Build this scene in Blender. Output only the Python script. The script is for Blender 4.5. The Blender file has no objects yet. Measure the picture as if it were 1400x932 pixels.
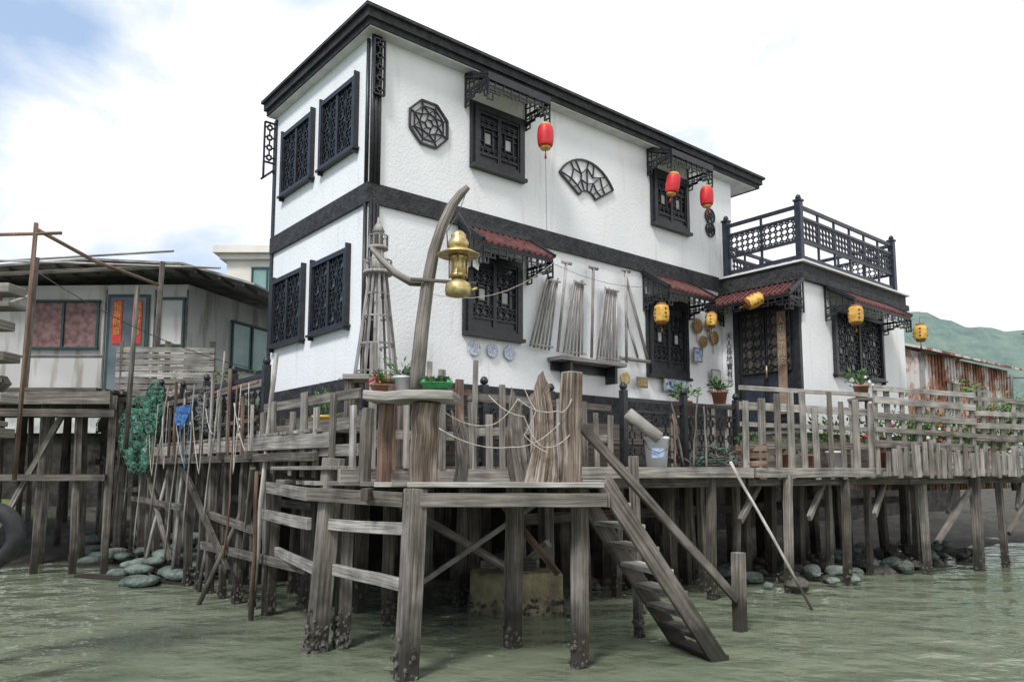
import bpy, bmesh, math, random
from mathutils import Vector, Matrix, noise
R = random.Random(7)
sc = bpy.context.scene
COL = sc.collection
rad = math.radians
V = Vector

# ------------------------------------------------------------------ frames
e1 = V((math.sin(rad(50.1)), math.cos(rad(50.1)), 0)); e2 = V((-e1.y, e1.x, 0)); Z = V((0, 0, 1))
C0 = V((-1.666, 8.5, 0))
def L(x, y, z=0.0): return C0 + e1*x + e2*y + Z*z
class Pl:                       # a wall plane: u along, d outward, z up
    def __init__(s, O, U, N): s.O, s.U, s.N = O, U, N
    def p(s, u, z, d=0): return s.O + s.U*u + s.N*d + Z*z
PR = Pl(C0, e1, -e2); PLf = Pl(C0, e2, -e1)
AX = Pl(L(6.9, 0), -e2, -e1); AF = Pl(L(0, -1.5), e1, -e2)

# ------------------------------------------------------------------ materials
MAT = {}
def nm(name):
    m = bpy.data.materials.new(name); m.use_nodes = True
    nt = m.node_tree; b = nt.nodes['Principled BSDF']; MAT[name] = m
    return m, nt, b
def N(nt, t, **kw):
    n = nt.nodes.new(t)
    for k, v in kw.items():
        if k in n.inputs: n.inputs[k].default_value = v
        else: setattr(n, k, v)
    return n
def ramp(nt, fac, stops):
    r = nt.nodes.new('ShaderNodeValToRGB'); el = r.color_ramp.elements
    while len(el) < len(stops): el.new(0.5)
    for i, (p, c) in enumerate(stops):
        el[i].position = p; el[i].color = (c[0], c[1], c[2], 1) if len(c) == 3 else c
    nt.links.new(fac, r.inputs[0]); return r.outputs[0]
def mix(nt, fac, a, b, mode='MIX'):
    m = nt.nodes.new('ShaderNodeMix'); m.data_type = 'RGBA'; m.blend_type = mode
    for s, v in ((0, fac), (6, a), (7, b)):
        if isinstance(v, bpy.types.NodeSocket): nt.links.new(v, m.inputs[s])
        elif s == 0: m.inputs[0].default_value = v
        else: m.inputs[s].default_value = (v[0], v[1], v[2], 1)
    return m.outputs[2]
def mathn(nt, op, a, b=0.0):
    m = nt.nodes.new('ShaderNodeMath'); m.operation = op
    for i, v in enumerate((a, b)):
        if isinstance(v, bpy.types.NodeSocket): nt.links.new(v, m.inputs[i])
        else: m.inputs[i].default_value = v
    return m.outputs[0]
def bump(nt, b, h, st=0.3, dist=0.02):
    n = N(nt, 'ShaderNodeBump'); n.inputs['Strength'].default_value = st; n.inputs['Distance'].default_value = dist
    nt.links.new(h, n.inputs['Height']); nt.links.new(n.outputs[0], b.inputs['Normal'])

def wood(name, dark, mid, light, wet=True, rough=0.85):
    m, nt, b = nm(name); l = nt.links
    uv = N(nt, 'ShaderNodeUVMap'); sp = N(nt, 'ShaderNodeSeparateXYZ'); l.new(uv.outputs[0], sp.inputs[0])
    mp = N(nt, 'ShaderNodeMapping'); mp.inputs['Scale'].default_value = (1.6, 38, 1); l.new(uv.outputs[0], mp.inputs[0])
    n1 = N(nt, 'ShaderNodeTexNoise', Scale=1.0, Detail=6.0, Roughness=0.65); l.new(mp.outputs[0], n1.inputs[0])
    n2 = N(nt, 'ShaderNodeTexNoise', Scale=3.0, Detail=5.0); l.new(uv.outputs[0], n2.inputs[0])
    pid = mathn(nt, 'FLOOR', mathn(nt, 'DIVIDE', sp.outputs[1], 10.0))
    wn = N(nt, 'ShaderNodeTexWhiteNoise', noise_dimensions='1D'); l.new(pid, wn.inputs['W'])
    grain = ramp(nt, n1.outputs[0], [(0.3, dark), (0.48, mid), (0.68, light)])
    blot = ramp(nt, n2.outputs[0], [(0.33, (0.5, 0.49, 0.47)), (0.55, (1.0, 0.99, 0.97)), (0.7, (1.3, 1.29, 1.27))])
    c = mix(nt, 0.85, grain, blot, 'MULTIPLY')
    var = ramp(nt, wn.outputs[0], [(0.0, (0.6, 0.57, 0.54)), (0.5, (1.0, 0.98, 0.96)), (1.0, (1.35, 1.34, 1.33))])
    c = mix(nt, 1.0, c, var, 'MULTIPLY')
    if wet:
        g = N(nt, 'ShaderNodeNewGeometry'); s2 = N(nt, 'ShaderNodeSeparateXYZ'); l.new(g.outputs['Position'], s2.inputs[0])
        n3 = N(nt, 'ShaderNodeTexNoise', Scale=6.0, Detail=4.0); l.new(g.outputs['Position'], n3.inputs[0])
        zz = mathn(nt, 'ADD', s2.outputs[2], mathn(nt, 'MULTIPLY', mathn(nt, 'SUBTRACT', n3.outputs[0], 0.5), 0.7))
        mr = N(nt, 'ShaderNodeMapRange'); l.new(zz, mr.inputs[0]); mr.inputs[1].default_value = 0.2; mr.inputs[2].default_value = 0.7
        mr.inputs[3].default_value = 0.9; mr.inputs[4].default_value = 0.0
        c = mix(nt, mr.outputs[0], c, (0.026, 0.024, 0.018))
    l.new(c, b.inputs['Base Color']); b.inputs['Roughness'].default_value = rough
    b.inputs['Specular IOR Level'].default_value = 0.25
    bump(nt, b, n1.outputs[0], 0.6, 0.012)
    return m
def noisy(name, c1, c2, scale=8, rough=0.7, bs=0.2, bd=0.01, bscale=None, metal=0, detail=5):
    m, nt, b = nm(name); l = nt.links
    tc = N(nt, 'ShaderNodeNewGeometry')
    n = N(nt, 'ShaderNodeTexNoise', Scale=float(scale), Detail=float(detail)); l.new(tc.outputs['Position'], n.inputs[0])
    c = ramp(nt, n.outputs[0], [(0.35, c1), (0.65, c2)])
    l.new(c, b.inputs['Base Color']); b.inputs['Roughness'].default_value = rough; b.inputs['Metallic'].default_value = metal
    if bs:
        n2 = N(nt, 'ShaderNodeTexNoise', Scale=float(bscale or scale*4), Detail=4.0); l.new(tc.outputs['Position'], n2.inputs[0])
        bump(nt, b, n2.outputs[0], bs, bd)
    return m

wood('timber_grey', (0.08, 0.074, 0.068), (0.26, 0.247, 0.232), (0.44, 0.425, 0.405))
wood('timber_mid', (0.062, 0.056, 0.05), (0.2, 0.184, 0.168), (0.37, 0.35, 0.325))
wood('timber_dark', (0.04, 0.035, 0.031), (0.12, 0.108, 0.097), (0.25, 0.232, 0.212))
wood('timber_brown', (0.055, 0.036, 0.028), (0.18, 0.12, 0.092), (0.3, 0.225, 0.18))
wood('timber_pale', (0.17, 0.162, 0.152), (0.37, 0.355, 0.335), (0.56, 0.545, 0.52))
wood('driftwood', (0.045, 0.03, 0.023), (0.2, 0.155, 0.125), (0.5, 0.465, 0.42), wet=False)
wood('grey_pole', (0.2, 0.195, 0.195), (0.32, 0.31, 0.31), (0.42, 0.41, 0.41), wet=False)
noisy('black_paint', (0.009, 0.01, 0.013), (0.024, 0.026, 0.031), 14, 0.42, 0.25, 0.006, 60)
noisy('black_wall', (0.012, 0.012, 0.014), (0.04, 0.04, 0.043), 10, 0.7, 0.7, 0.03, 30)
noisy('blue_black', (0.012, 0.016, 0.026), (0.03, 0.037, 0.055), 10, 0.45, 0.2, 0.005, 50)
noisy('red_tile', (0.06, 0.02, 0.02), (0.17, 0.05, 0.045), 9, 0.65, 0.3, 0.01)
noisy('white_paint', (0.7, 0.71, 0.7), (0.8, 0.8, 0.79), 5, 0.7)
noisy('soffit', (0.5, 0.51, 0.5), (0.64, 0.64, 0.63), 5, 0.8)
noisy('brass', (0.4, 0.29, 0.12), (0.66, 0.53, 0.27), 20, 0.42, 0.3, 0.004, 60, metal=0.75)
noisy('iron', (0.05, 0.045, 0.04), (0.14, 0.12, 0.1), 15, 0.6, 0.2, 0.004, metal=0.4)
noisy('red_silk', (0.5, 0.012, 0.02), (0.72, 0.03, 0.035), 9, 0.5, 0.1, 0.003)
noisy('gold_trim', (0.5, 0.3, 0.05), (0.65, 0.42, 0.1), 12, 0.5)
noisy('gold_dull', (0.34, 0.27, 0.15), (0.46, 0.38, 0.24), 12, 0.7)
noisy('yellow_silk', (0.5, 0.24, 0.03), (0.75, 0.52, 0.12), 14, 0.55, 0.2, 0.004)
noisy('brown_mark', (0.16, 0.05, 0.015), (0.28, 0.1, 0.03), 10, 0.6)
noisy('rope', (0.35, 0.32, 0.27), (0.55, 0.51, 0.45), 30, 0.9)
noisy('wire', (0.03, 0.03, 0.03), (0.05, 0.05, 0.05), 30, 0.6)
noisy('rope_blue', (0.05, 0.13, 0.24), (0.1, 0.2, 0.34), 30, 0.8)
noisy('bucket_white', (0.62, 0.65, 0.68), (0.74, 0.76, 0.78), 4, 0.4)
noisy('label_blue', (0.2, 0.33, 0.6), (0.5, 0.58, 0.72), 24, 0.5)
noisy('blue_plastic', (0.03, 0.1, 0.28), (0.06, 0.18, 0.42), 8, 0.55)
noisy('orange_plastic', (0.5, 0.07, 0.02), (0.68, 0.14, 0.04), 8, 0.45)
noisy('terracotta', (0.22, 0.09, 0.06), (0.36, 0.16, 0.1), 8, 0.8)
noisy('glaze_green', (0.02, 0.18, 0.06), (0.06, 0.32, 0.1), 20, 0.25)
noisy('yellow_pot', (0.6, 0.4, 0.05), (0.7, 0.5, 0.1), 8, 0.5)
noisy('leaf_green', (0.04, 0.1, 0.02), (0.11, 0.23, 0.05), 12, 0.6)
noisy('leaf_dark', (0.02, 0.055, 0.015), (0.05, 0.11, 0.03), 12, 0.6)
noisy('flower_red', (0.5, 0.03, 0.06), (0.7, 0.14, 0.14), 40, 0.6)
noisy('flower_white', (0.7, 0.7, 0.7), (0.8, 0.8, 0.8), 40, 0.6)
noisy('barnacle', (0.025, 0.022, 0.018), (0.16, 0.15, 0.13), 26, 0.95, 0.8, 0.02, 70)
noisy('rubber', (0.01, 0.01, 0.011), (0.028, 0.028, 0.03), 14, 0.6)
noisy('concrete_wet', (0.09, 0.08, 0.045), (0.34, 0.3, 0.18), 3.5, 0.9, 0.8, 0.04, 20)
noisy('concrete', (0.2, 0.19, 0.17), (0.34, 0.32, 0.29), 3, 0.9, 0.4, 0.02, 25)
noisy('sandbag', (0.06, 0.08, 0.067), (0.21, 0.25, 0.22), 4, 0.9, 0.9, 0.05, 18)
noisy('rock', (0.02, 0.018, 0.015), (0.12, 0.11, 0.09), 6, 0.9, 0.9, 0.05, 14)
noisy('shade_fill', (0.012, 0.011, 0.01), (0.045, 0.04, 0.034), 3, 0.95, 0.9, 0.05, 9)  # near-black colour standing in for the shade underneath the buildings
noisy('net_green', (0.04, 0.14, 0.1), (0.14, 0.3, 0.23), 25, 0.9, 0.8, 0.03, 60)
noisy('tarp_grey', (0.07, 0.07, 0.07), (0.17, 0.17, 0.17), 5, 0.8)
noisy('metal_and_glint', (0.34, 0.34, 0.33), (0.6, 0.6, 0.58), 2.2, 0.6, 0.3, 0.02, 8)
noisy('roof_grey', (0.13, 0.13, 0.125), (0.34, 0.34, 0.33), 3, 0.8, 0.4, 0.02, 14)
noisy('roof_under', (0.06, 0.05, 0.045), (0.13, 0.115, 0.1), 3, 0.8)
noisy('cream', (0.62, 0.59, 0.53), (0.73, 0.7, 0.64), 2, 0.8)
noisy('green_frame', (0.012, 0.04, 0.035), (0.02, 0.065, 0.055), 5, 0.5)
noisy('teal_glass', (0.13, 0.24, 0.23), (0.24, 0.38, 0.36), 1.5, 0.15, 0)
noisy('blue_glass', (0.07, 0.09, 0.098), (0.15, 0.185, 0.195), 1.6, 0.12, 0)
noisy('curtain_red', (0.14, 0.07, 0.07), (0.28, 0.17, 0.16), 10, 0.8)
noisy('poster_red', (0.45, 0.03, 0.02), (0.6, 0.06, 0.04), 12, 0.7)
noisy('paper', (0.55, 0.55, 0.5), (0.72, 0.72, 0.7), 18, 0.7)
noisy('poster_blue', (0.1, 0.2, 0.48), (0.6, 0.62, 0.66), 16, 0.5)
noisy('straw', (0.2, 0.12, 0.05), (0.42, 0.28, 0.14), 25, 0.9)
noisy('plate_blue', (0.2, 0.27, 0.42), (0.7, 0.72, 0.74), 45, 0.25, 0)
noisy('ink', (0.01, 0.01, 0.01), (0.02, 0.02, 0.02), 5, 0.7)
def glass():
    m, nt, b = nm('dark_glass'); b.inputs['Base Color'].default_value = (0.04, 0.05, 0.055, 1); b.inputs['Roughness'].default_value = 0.08
glass()
def stucco():
    m, nt, b = nm('stucco'); l = nt.links
    g = N(nt, 'ShaderNodeNewGeometry')
    n = N(nt, 'ShaderNodeTexNoise', Scale=1.3, Detail=6.0); l.new(g.outputs['Position'], n.inputs[0])
    c = ramp(nt, n.outputs[0], [(0.3, (0.775, 0.785, 0.795)), (0.6, (0.84, 0.845, 0.85))])
    mp = N(nt, 'ShaderNodeMapping'); mp.inputs['Scale'].default_value = (7, 7, 0.7); l.new(g.outputs['Position'], mp.inputs[0])
    n2 = N(nt, 'ShaderNodeTexNoise', Scale=1.0, Detail=5.0); l.new(mp.outputs[0], n2.inputs[0])
    st = ramp(nt, n2.outputs[0], [(0.27, (0.76, 0.74, 0.7)), (0.42, (1, 1, 1))])
    c = mix(nt, 0.5, c, st, 'MULTIPLY')
    l.new(c, b.inputs['Base Color']); b.inputs['Roughness'].default_value = 0.9
    n3 = N(nt, 'ShaderNodeTexNoise', Scale=30.0, Detail=3.0); l.new(g.outputs['Position'], n3.inputs[0])
    bump(nt, b, n3.outputs[0], 0.5, 0.012)
stucco()
def rusty():
    m, nt, b = nm('rusty_metal'); l = nt.links
    g = N(nt, 'ShaderNodeNewGeometry')
    mp = N(nt, 'ShaderNodeMapping'); mp.inputs['Scale'].default_value = (1, 1, 0.6); l.new(g.outputs['Position'], mp.inputs[0])
    n = N(nt, 'ShaderNodeTexNoise', Scale=1.5, Detail=9.0, Roughness=0.72); l.new(mp.outputs[0], n.inputs[0])
    c = ramp(nt, n.outputs[0], [(0.38, (0.09, 0.035, 0.02)), (0.46, (0.26, 0.1, 0.05)), (0.51, (0.4, 0.25, 0.18)), (0.56, (0.6, 0.58, 0.56))])
    l.new(c, b.inputs['Base Color']); b.inputs['Roughness'].default_value = 0.8
rusty()
def patchy():
    m, nt, b = nm('patchy_wall'); l = nt.links
    g = N(nt, 'ShaderNodeNewGeometry')
    n = N(nt, 'ShaderNodeTexNoise', Scale=0.8, Detail=2.0); l.new(g.outputs['Position'], n.inputs[0])
    mp = N(nt, 'ShaderNodeMapping'); mp.inputs['Scale'].default_value = (5, 5, 0.8); l.new(g.outputs['Position'], mp.inputs[0])
    n2 = N(nt, 'ShaderNodeTexNoise', Scale=1.0, Detail=7.0); l.new(mp.outputs[0], n2.inputs[0])
    c = ramp(nt, n.outputs[0], [(0.4, (0.46, 0.46, 0.44)), (0.6, (0.6, 0.59, 0.56))])
    d = ramp(nt, n2.outputs[0], [(0.33, (0.55, 0.49, 0.43)), (0.48, (1, 1, 1))])
    c = mix(nt, 0.85, c, d, 'MULTIPLY'); l.new(c, b.inputs['Base Color']); b.inputs['Roughness'].default_value = 0.75
patchy()
def water_mat():
    m, nt, b = nm('water'); l = nt.links
    g = N(nt, 'ShaderNodeNewGeometry')
    b.inputs['Roughness'].default_value = 0.05; b.inputs['IOR'].default_value = 1.33
    n0 = N(nt, 'ShaderNodeTexNoise', Scale=0.3, Detail=3.0); l.new(g.outputs['Position'], n0.inputs[0])
    c = ramp(nt, n0.outputs[0], [(0.35, (0.15, 0.178, 0.118)), (0.65, (0.195, 0.22, 0.155))]); l.new(c, b.inputs['Base Color'])
    mp = N(nt, 'ShaderNodeMapping'); mp.inputs['Scale'].default_value = (1, 1.25, 1); mp.inputs['Rotation'].default_value = (0, 0, 0.5); l.new(g.outputs['Position'], mp.inputs[0])
    a = N(nt, 'ShaderNodeTexNoise', Scale=1.3, Detail=1.5, Roughness=0.45); l.new(mp.outputs[0], a.inputs[0])
    d = N(nt, 'ShaderNodeTexNoise', Scale=4.0, Detail=2.0, Distortion=0.2); l.new(mp.outputs[0], d.inputs[0])
    h = mathn(nt, 'ADD', a.outputs[0], mathn(nt, 'MULTIPLY', d.outputs[0], 0.3))
    bump(nt, b, h, 1.0, 0.085)
water_mat()
def ground_mat():
    m, nt, b = nm('mud'); l = nt.links
    g = N(nt, 'ShaderNodeNewGeometry'); s = N(nt, 'ShaderNodeSeparateXYZ'); l.new(g.outputs['Position'], s.inputs[0])
    n = N(nt, 'ShaderNodeTexNoise', Scale=3.0, Detail=8.0, Roughness=0.7); l.new(g.outputs['Position'], n.inputs[0])
    c = ramp(nt, n.outputs[0], [(0.35, (0.018, 0.016, 0.012)), (0.65, (0.075, 0.067, 0.05))])
    gr = ramp(nt, n.outputs[0], [(0.35, (0.07, 0.12, 0.03)), (0.65, (0.18, 0.25, 0.07))])
    mr = N(nt, 'ShaderNodeMapRange'); l.new(mathn(nt, 'ADD', s.outputs[2], mathn(nt, 'MULTIPLY', n.outputs[0], 0.2)), mr.inputs[0]); mr.inputs[1].default_value = 0.62; mr.inputs[2].default_value = 0.72
    c = mix(nt, mr.outputs[0], c, gr); l.new(c, b.inputs['Base Color']); b.inputs['Roughness'].default_value = 0.8
    bump(nt, b, n.outputs[0], 0.9, 0.08)
ground_mat()
def hill_mat():
    m, nt, b = nm('hill_haze_green'); l = nt.links
    g = N(nt, 'ShaderNodeNewGeometry')
    n = N(nt, 'ShaderNodeTexNoise', Scale=0.05, Detail=10.0, Roughness=0.8); l.new(g.outputs['Position'], n.inputs[0])
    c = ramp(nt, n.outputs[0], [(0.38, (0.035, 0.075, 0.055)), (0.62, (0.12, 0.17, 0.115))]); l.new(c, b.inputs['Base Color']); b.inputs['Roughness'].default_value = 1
    b.inputs['Emission Color'].default_value = (0.42, 0.52, 0.66, 1); b.inputs['Emission Strength'].default_value = 0.2  # bluish glow paints distance haze into the hill colour
hill_mat()

# ------------------------------------------------------------------ mesh builder
class MB:
    def __init__(s): s.v = []; s.f = []; s.uv = []; s.mi = []; s.sm = []; s.mats = []
    def m(s, name):
        if name not in s.mats: s.mats.append(name)
        return s.mats.index(name)
    def hexa(s, P, mat, length=1.0, w=0.1):
        b = len(s.v); s.v += [V(p) for p in P]; mi = s.m(mat)
        ku = R.random()*50; kv = 10*R.randint(0, 60)
        for i in range(4):
            j = (i+1) % 4
            s.f.append((b+i, b+j, b+4+j, b+4+i)); v0 = kv+2+i*w
            s.uv.append([(ku, v0), (ku, v0+w), (ku+length, v0+w), (ku+length, v0)]); s.mi.append(mi); s.sm.append(False)
        for q in ((0, 3, 2, 1), (4, 5, 6, 7)):
            s.f.append(tuple(b+x for x in q)); s.uv.append([(ku, kv+2), (ku+.1, kv+2), (ku+.1, kv+2+w), (ku, kv+2+w)]); s.mi.append(mi); s.sm.append(False)
    def beam(s, p0, p1, w, h, mat, up=Z, jit=0.0, seg=1, taper=1.0):
        p0 = V(p0); p1 = V(p1); a = (p1-p0); ln = a.length
        if ln < 1e-6: return
        a.normalize()
        if abs(a.dot(up)) > 0.98: up = e2 if abs(a.dot(e2)) < .9 else e1
        x = a.cross(up).normalized(); y = x.cross(a).normalized()
        rings = []
        for i in range(seg+1):
            t = i/seg; c = p0+(p1-p0)*t; k = 1+(taper-1)*t
            if 0 < i < seg or jit: c = c+x*R.uniform(-jit, jit)+y*R.uniform(-jit, jit)
            rings.append([c+x*(w/2*k*sx)*(1+R.uniform(-jit, jit)*3)+y*(h/2*k*sy)*(1+R.uniform(-jit, jit)*3) for sx, sy in ((-1, -1), (1, -1), (1, 1), (-1, 1))])
        b = len(s.v); mi = s.m(mat); ku = R.random()*50; kv = 10*R.randint(0, 60); ww = max(w, h)
        for r in rings: s.v += r
        for i in range(seg):
            for j in range(4):
                j2 = (j+1) % 4; a0 = b+i*4
                s.f.append((a0+j, a0+j2, a0+4+j2, a0+4+j)); u0 = ku+ln*i/seg; u1 = ku+ln*(i+1)/seg; v0 = kv+2+j*ww
                s.uv.append([(u0, v0), (u0, v0+ww), (u1, v0+ww), (u1, v0)]); s.mi.append(mi); s.sm.append(False)
        for q, o in (((0, 3, 2, 1), b), ((0, 1, 2, 3), b+seg*4)):
            s.f.append(tuple(o+x for x in q)); s.uv.append([(ku, kv+2), (ku+.05, kv+2), (ku+.05, kv+2+ww), (ku, kv+2+ww)]); s.mi.append(mi); s.sm.append(False)
    def tube(s, pts, r, mat, n=8, closed=False, flat=1.0):
        pts = [V(p) for p in pts]; rs = r if isinstance(r, (list, tuple)) else [r]*len(pts)
        b = len(s.v); mi = s.m(mat); ku = R.random()*50; kv = 10*R.randint(0, 60); ac = 0; us = []
        ref = None
        for i, p in enumerate(pts):
            a = (pts[min(i+1, len(pts)-1)]-pts[max(i-1, 0)])
            if closed: a = pts[(i+1) % len(pts)]-pts[i-1]
            a.normalize()
            if ref is None: ref = Z if abs(a.z) < .9 else e1
            x = a.cross(ref)
            if x.length < 1e-3: x = a.cross(e2)
            x.normalize(); y = x.cross(a).normalized()
            ref = y
            if i: ac += (pts[i]-pts[i-1]).length
            us.append(ac)
            for j in range(n):
                t = 2*math.pi*j/n; s.v.append(p+x*math.cos(t)*rs[i]+y*math.sin(t)*rs[i]*flat)
        m = len(pts); per = 2*math.pi*max(rs)
        for i in range(m if closed else m-1):
            i2 = (i+1) % m
            for j in range(n):
                j2 = (j+1) % n
                s.f.append((b+i*n+j, b+i*n+j2, b+i2*n+j2, b+i2*n+j)); u0 = ku+us[i]; u1 = ku+(us[i2] if i2 else ac+.1); v0 = kv+2+per*j/n; v1 = kv+2+per*(j+1)/n
                s.uv.append([(u0, v0), (u0, v1), (u1, v1), (u1, v0)]); s.mi.append(mi); s.sm.append(True)
        if not closed:
            for o in (b, b+(m-1)*n):
                s.f.append(tuple(o+j for j in range(n))); s.uv.append([(ku, kv+2)]*n); s.mi.append(mi); s.sm.append(False)
    def lathe(s, c, prof, mat, n=20, ax=Z):
        c = V(c); ax = V(ax).normalized(); x = ax.orthogonal().normalized(); y = ax.cross(x)
        b = len(s.v); mi = s.m(mat); ku = R.random()*50
        for r, z in prof:
            for j in range(n):
                t = 2*math.pi*j/n; s.v.append(c+x*math.cos(t)*r+y*math.sin(t)*r+ax*z)
        for i in range(len(prof)-1):
            for j in range(n):
                j2 = (j+1) % n; s.f.append((b+i*n+j, b+i*n+j2, b+(i+1)*n+j2, b+(i+1)*n+j))
                s.uv.append([(ku+i*.1, j*.05), (ku+i*.1, j*.05+.05), (ku+i*.1+.1, j*.05+.05), (ku+i*.1+.1, j*.05)]); s.mi.append(mi); s.sm.append(True)
        for o in (b, b+(len(prof)-1)*n):
            s.f.append(tuple(o+j for j in range(n))); s.uv.append([(0, 0)]*n); s.mi.append(mi); s.sm.append(False)
    def quad(s, P, mat):
        b = len(s.v); s.v += [V(p) for p in P]; s.f.append(tuple(range(b, b+len(P)))); s.uv.append([(0, 0)]*len(P)); s.mi.append(s.m(mat)); s.sm.append(False)
    def pbox(s, P, u0, u1, z0, z1, d0, d1, mat):
        s.hexa([P.p(u0, z0, d0), P.p(u0, z1, d0), P.p(u0, z1, d1), P.p(u0, z0, d1), P.p(u1, z0, d0), P.p(u1, z1, d0), P.p(u1, z1, d1), P.p(u1, z0, d1)], mat, u1-u0)
    def seg(s, P, a, b, w, d0, d1, mat):
        a = V((a[0], a[1])); b = V((b[0], b[1])); t = (b-a)
        if t.length < 1e-4: return
        t.normalize(); n = V((-t.y, t.x))*w/2
        q = [a-n, a+n, b+n, b-n]
        s.hexa([P.p(*q[0], d0), P.p(*q[1], d0), P.p(*q[1], d1), P.p(*q[0], d1), P.p(*q[3], d0), P.p(*q[2], d0), P.p(*q[2], d1), P.p(*q[3], d1)], mat)
    def blob(s, c, r, mat, n=1, jit=0.25, sc_=(1, 1, 1), rot=0, smooth=None):
        bm = bmesh.new(); bmesh.ops.create_icosphere(bm, subdivisions=n, radius=1)
        b = len(s.v); mi = s.m(mat); c = V(c); ca, sa = math.cos(rot), math.sin(rot)
        for v in bm.verts:
            k = r*(1+R.uniform(-jit, jit)); x, y, z = v.co.x*k*sc_[0], v.co.y*k*sc_[1], v.co.z*k*sc_[2]
            s.v.append(c+V((x*ca-y*sa, x*sa+y*ca, z)))
        for f in bm.faces:
            s.f.append(tuple(b+v.index for v in f.verts)); s.uv.append([(0, 0)]*3); s.mi.append(mi); s.sm.append(n > 1 if smooth is None else smooth)
        bm.free()

def setmeta(o, label=None, cat=None, group=None, kind=None):
    if label: o['label'] = label
    if cat: o['category'] = cat
    if group: o['group'] = group
    if kind: o['kind'] = kind
def par(o, p):
    if p is not None:
        o.parent = p; o.matrix_parent_inverse = p.matrix_basis.inverted()
def mk(name, mb, parent=None, origin=None, bevel=0.0, **meta):
    if origin is None:
        xs = [v.x for v in mb.v]; ys = [v.y for v in mb.v]; zs = [v.z for v in mb.v]
        origin = V(((min(xs)+max(xs))/2, (min(ys)+max(ys))/2, min(zs)))
    origin = V(origin)
    me = bpy.data.meshes.new(name); me.from_pydata([v-origin for v in mb.v], [], mb.f)
    for n_ in mb.mats: me.materials.append(MAT[n_])
    uvl = me.uv_layers.new(name='UVMap')
    for f, uvs in zip(me.polygons, mb.uv):
        for q in range(len(f.vertices)): uvl.data[f.loop_start+q].uv = uvs[q]
    me.polygons.foreach_set('material_index', mb.mi); me.polygons.foreach_set('use_smooth', mb.sm)
    bm = bmesh.new(); bm.from_mesh(me); bmesh.ops.recalc_face_normals(bm, faces=bm.faces); bm.to_mesh(me); bm.free()
    o = bpy.data.objects.new(name, me); o.location = origin; COL.objects.link(o)
    if bevel:
        m = o.modifiers.new('bevel', 'BEVEL'); m.width = bevel; m.segments = 1; m.limit_method = 'ANGLE'
    par(o, parent); setmeta(o, **meta)
    return o
def empty(name, loc, **meta):
    o = bpy.data.objects.new(name, None); o.location = loc; o.empty_display_size = .1; COL.objects.link(o); setmeta(o, **meta); return o
def copy_thing(root, loc, rotz=0, rot=None, **meta):
    c = root.copy(); COL.objects.link(c); c.location = loc
    c.rotation_euler = rot if rot else (0, 0, rotz)
    for ch in root.children:
        d = ch.copy(); COL.objects.link(d); d.parent = c; d.matrix_parent_inverse = ch.matrix_parent_inverse.copy()
    setmeta(c, **meta); return c

# ------------------------------------------------------------------ HOUSE
house = empty('stilt_house', L(3.6, 1.4, 2.0), label='two storey white stucco stilt house with black trim', cat='house')
LX, WY = 7.3, 2.8
m = MB()
m.hexa([L(0, 0, 2.3), L(LX, 0, 2.3), L(LX, WY, 2.3), L(0, WY, 2.3), L(0, 0, 6.8), L(LX, 0, 6.8), L(LX, WY, 6.8), L(0, WY, 6.8)], 'stucco')
wall = mk('wall', m, house)
m = MB()
m.hexa([L(6.9, -1.5, 2.2), L(10.6, -1.5, 2.2), L(10.6, -.01, 2.2), L(6.9, -.01, 2.2), L(6.9, -1.5, 4.62), L(10.6, -1.5, 4.62), L(10.6, -.01, 4.62), L(6.9, -.01, 4.62)], 'stucco')
m.hexa([L(7.31, 0, 2.2), L(10.6, 0, 2.2), L(10.6, WY, 2.2), L(7.31, WY, 2.2), L(7.31, 0, 4.62), L(10.6, 0, 4.62), L(10.6, WY, 4.62), L(7.31, WY, 4.62)], 'stucco')
mk('annex_wall', m, house)
def slab(m, x0, x1, y0, y1, z0, z1, mat):
    m.hexa([L(x0, y0, z0), L(x1, y0, z0), L(x1, y1, z0), L(x0, y1, z0), L(x0, y0, z1), L(x1, y0, z1), L(x1, y1, z1), L(x0, y1, z1)], mat, x1-x0)
m = MB()
m.pbox(PR, -.03, 6.88, 2.28, 2.68, 0.0, .03, 'black_wall'); m.pbox(PLf, 0, WY, 2.28, 2.68, 0, .03, 'black_wall')
slab(m, -.06, 10.6, -.06, WY, 2.0, 2.28, 'timber_dark')
slab(m, .3, 10.6, -.05, -.01, 1.66, 2.0, 'timber_dark'); slab(m, 6.93, 10.57, -1.47, -.07, 1.66, 2.2, 'timber_dark')  # skirts added to block bright sky in the gap under the floor
mk('base_band', m, house)
m = MB()
m.pbox(PR, -.04, 6.98, 4.69, 4.93, 0.003, .04, 'black_wall'); m.pbox(PLf, 0.0, WY, 4.69, 4.93, 0.003, .04, 'black_wall')
mk('belt_course', m, house)
m = MB()
for o_, a, b in ((.18, 6.76, 6.83), (.22, 6.83, 6.93), (.26, 6.93, 6.97)):
    slab(m, -o_+.05, LX+.48+o_, -o_, WY+o_*.3, a, b, 'black_wall')
slab(m, -.1, LX+.5, -.1, WY+.02, 6.97, 6.99, 'roof_grey')
roof = mk('roof', m, house)
m = MB(); slab(m, -.11, LX+.55, -.16, WY+.03, 6.74, 6.76, 'soffit'); mk('soffit', m, roof)
m = MB()
slab(m, 6.82, 10.7, -1.58, -.02, 4.62, 4.72, 'black_wall'); slab(m, 6.86, 10.66, -1.54, -.02, 4.72, 4.9, 'black_wall')
slab(m, 7.31, 10.7, -.02, WY, 4.62, 4.9, 'black_wall'); slab(m, 6.82, 10.72, -1.6, -.02, 4.9, 4.93, 'white_paint')
mk('parapet', m, house)
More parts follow.
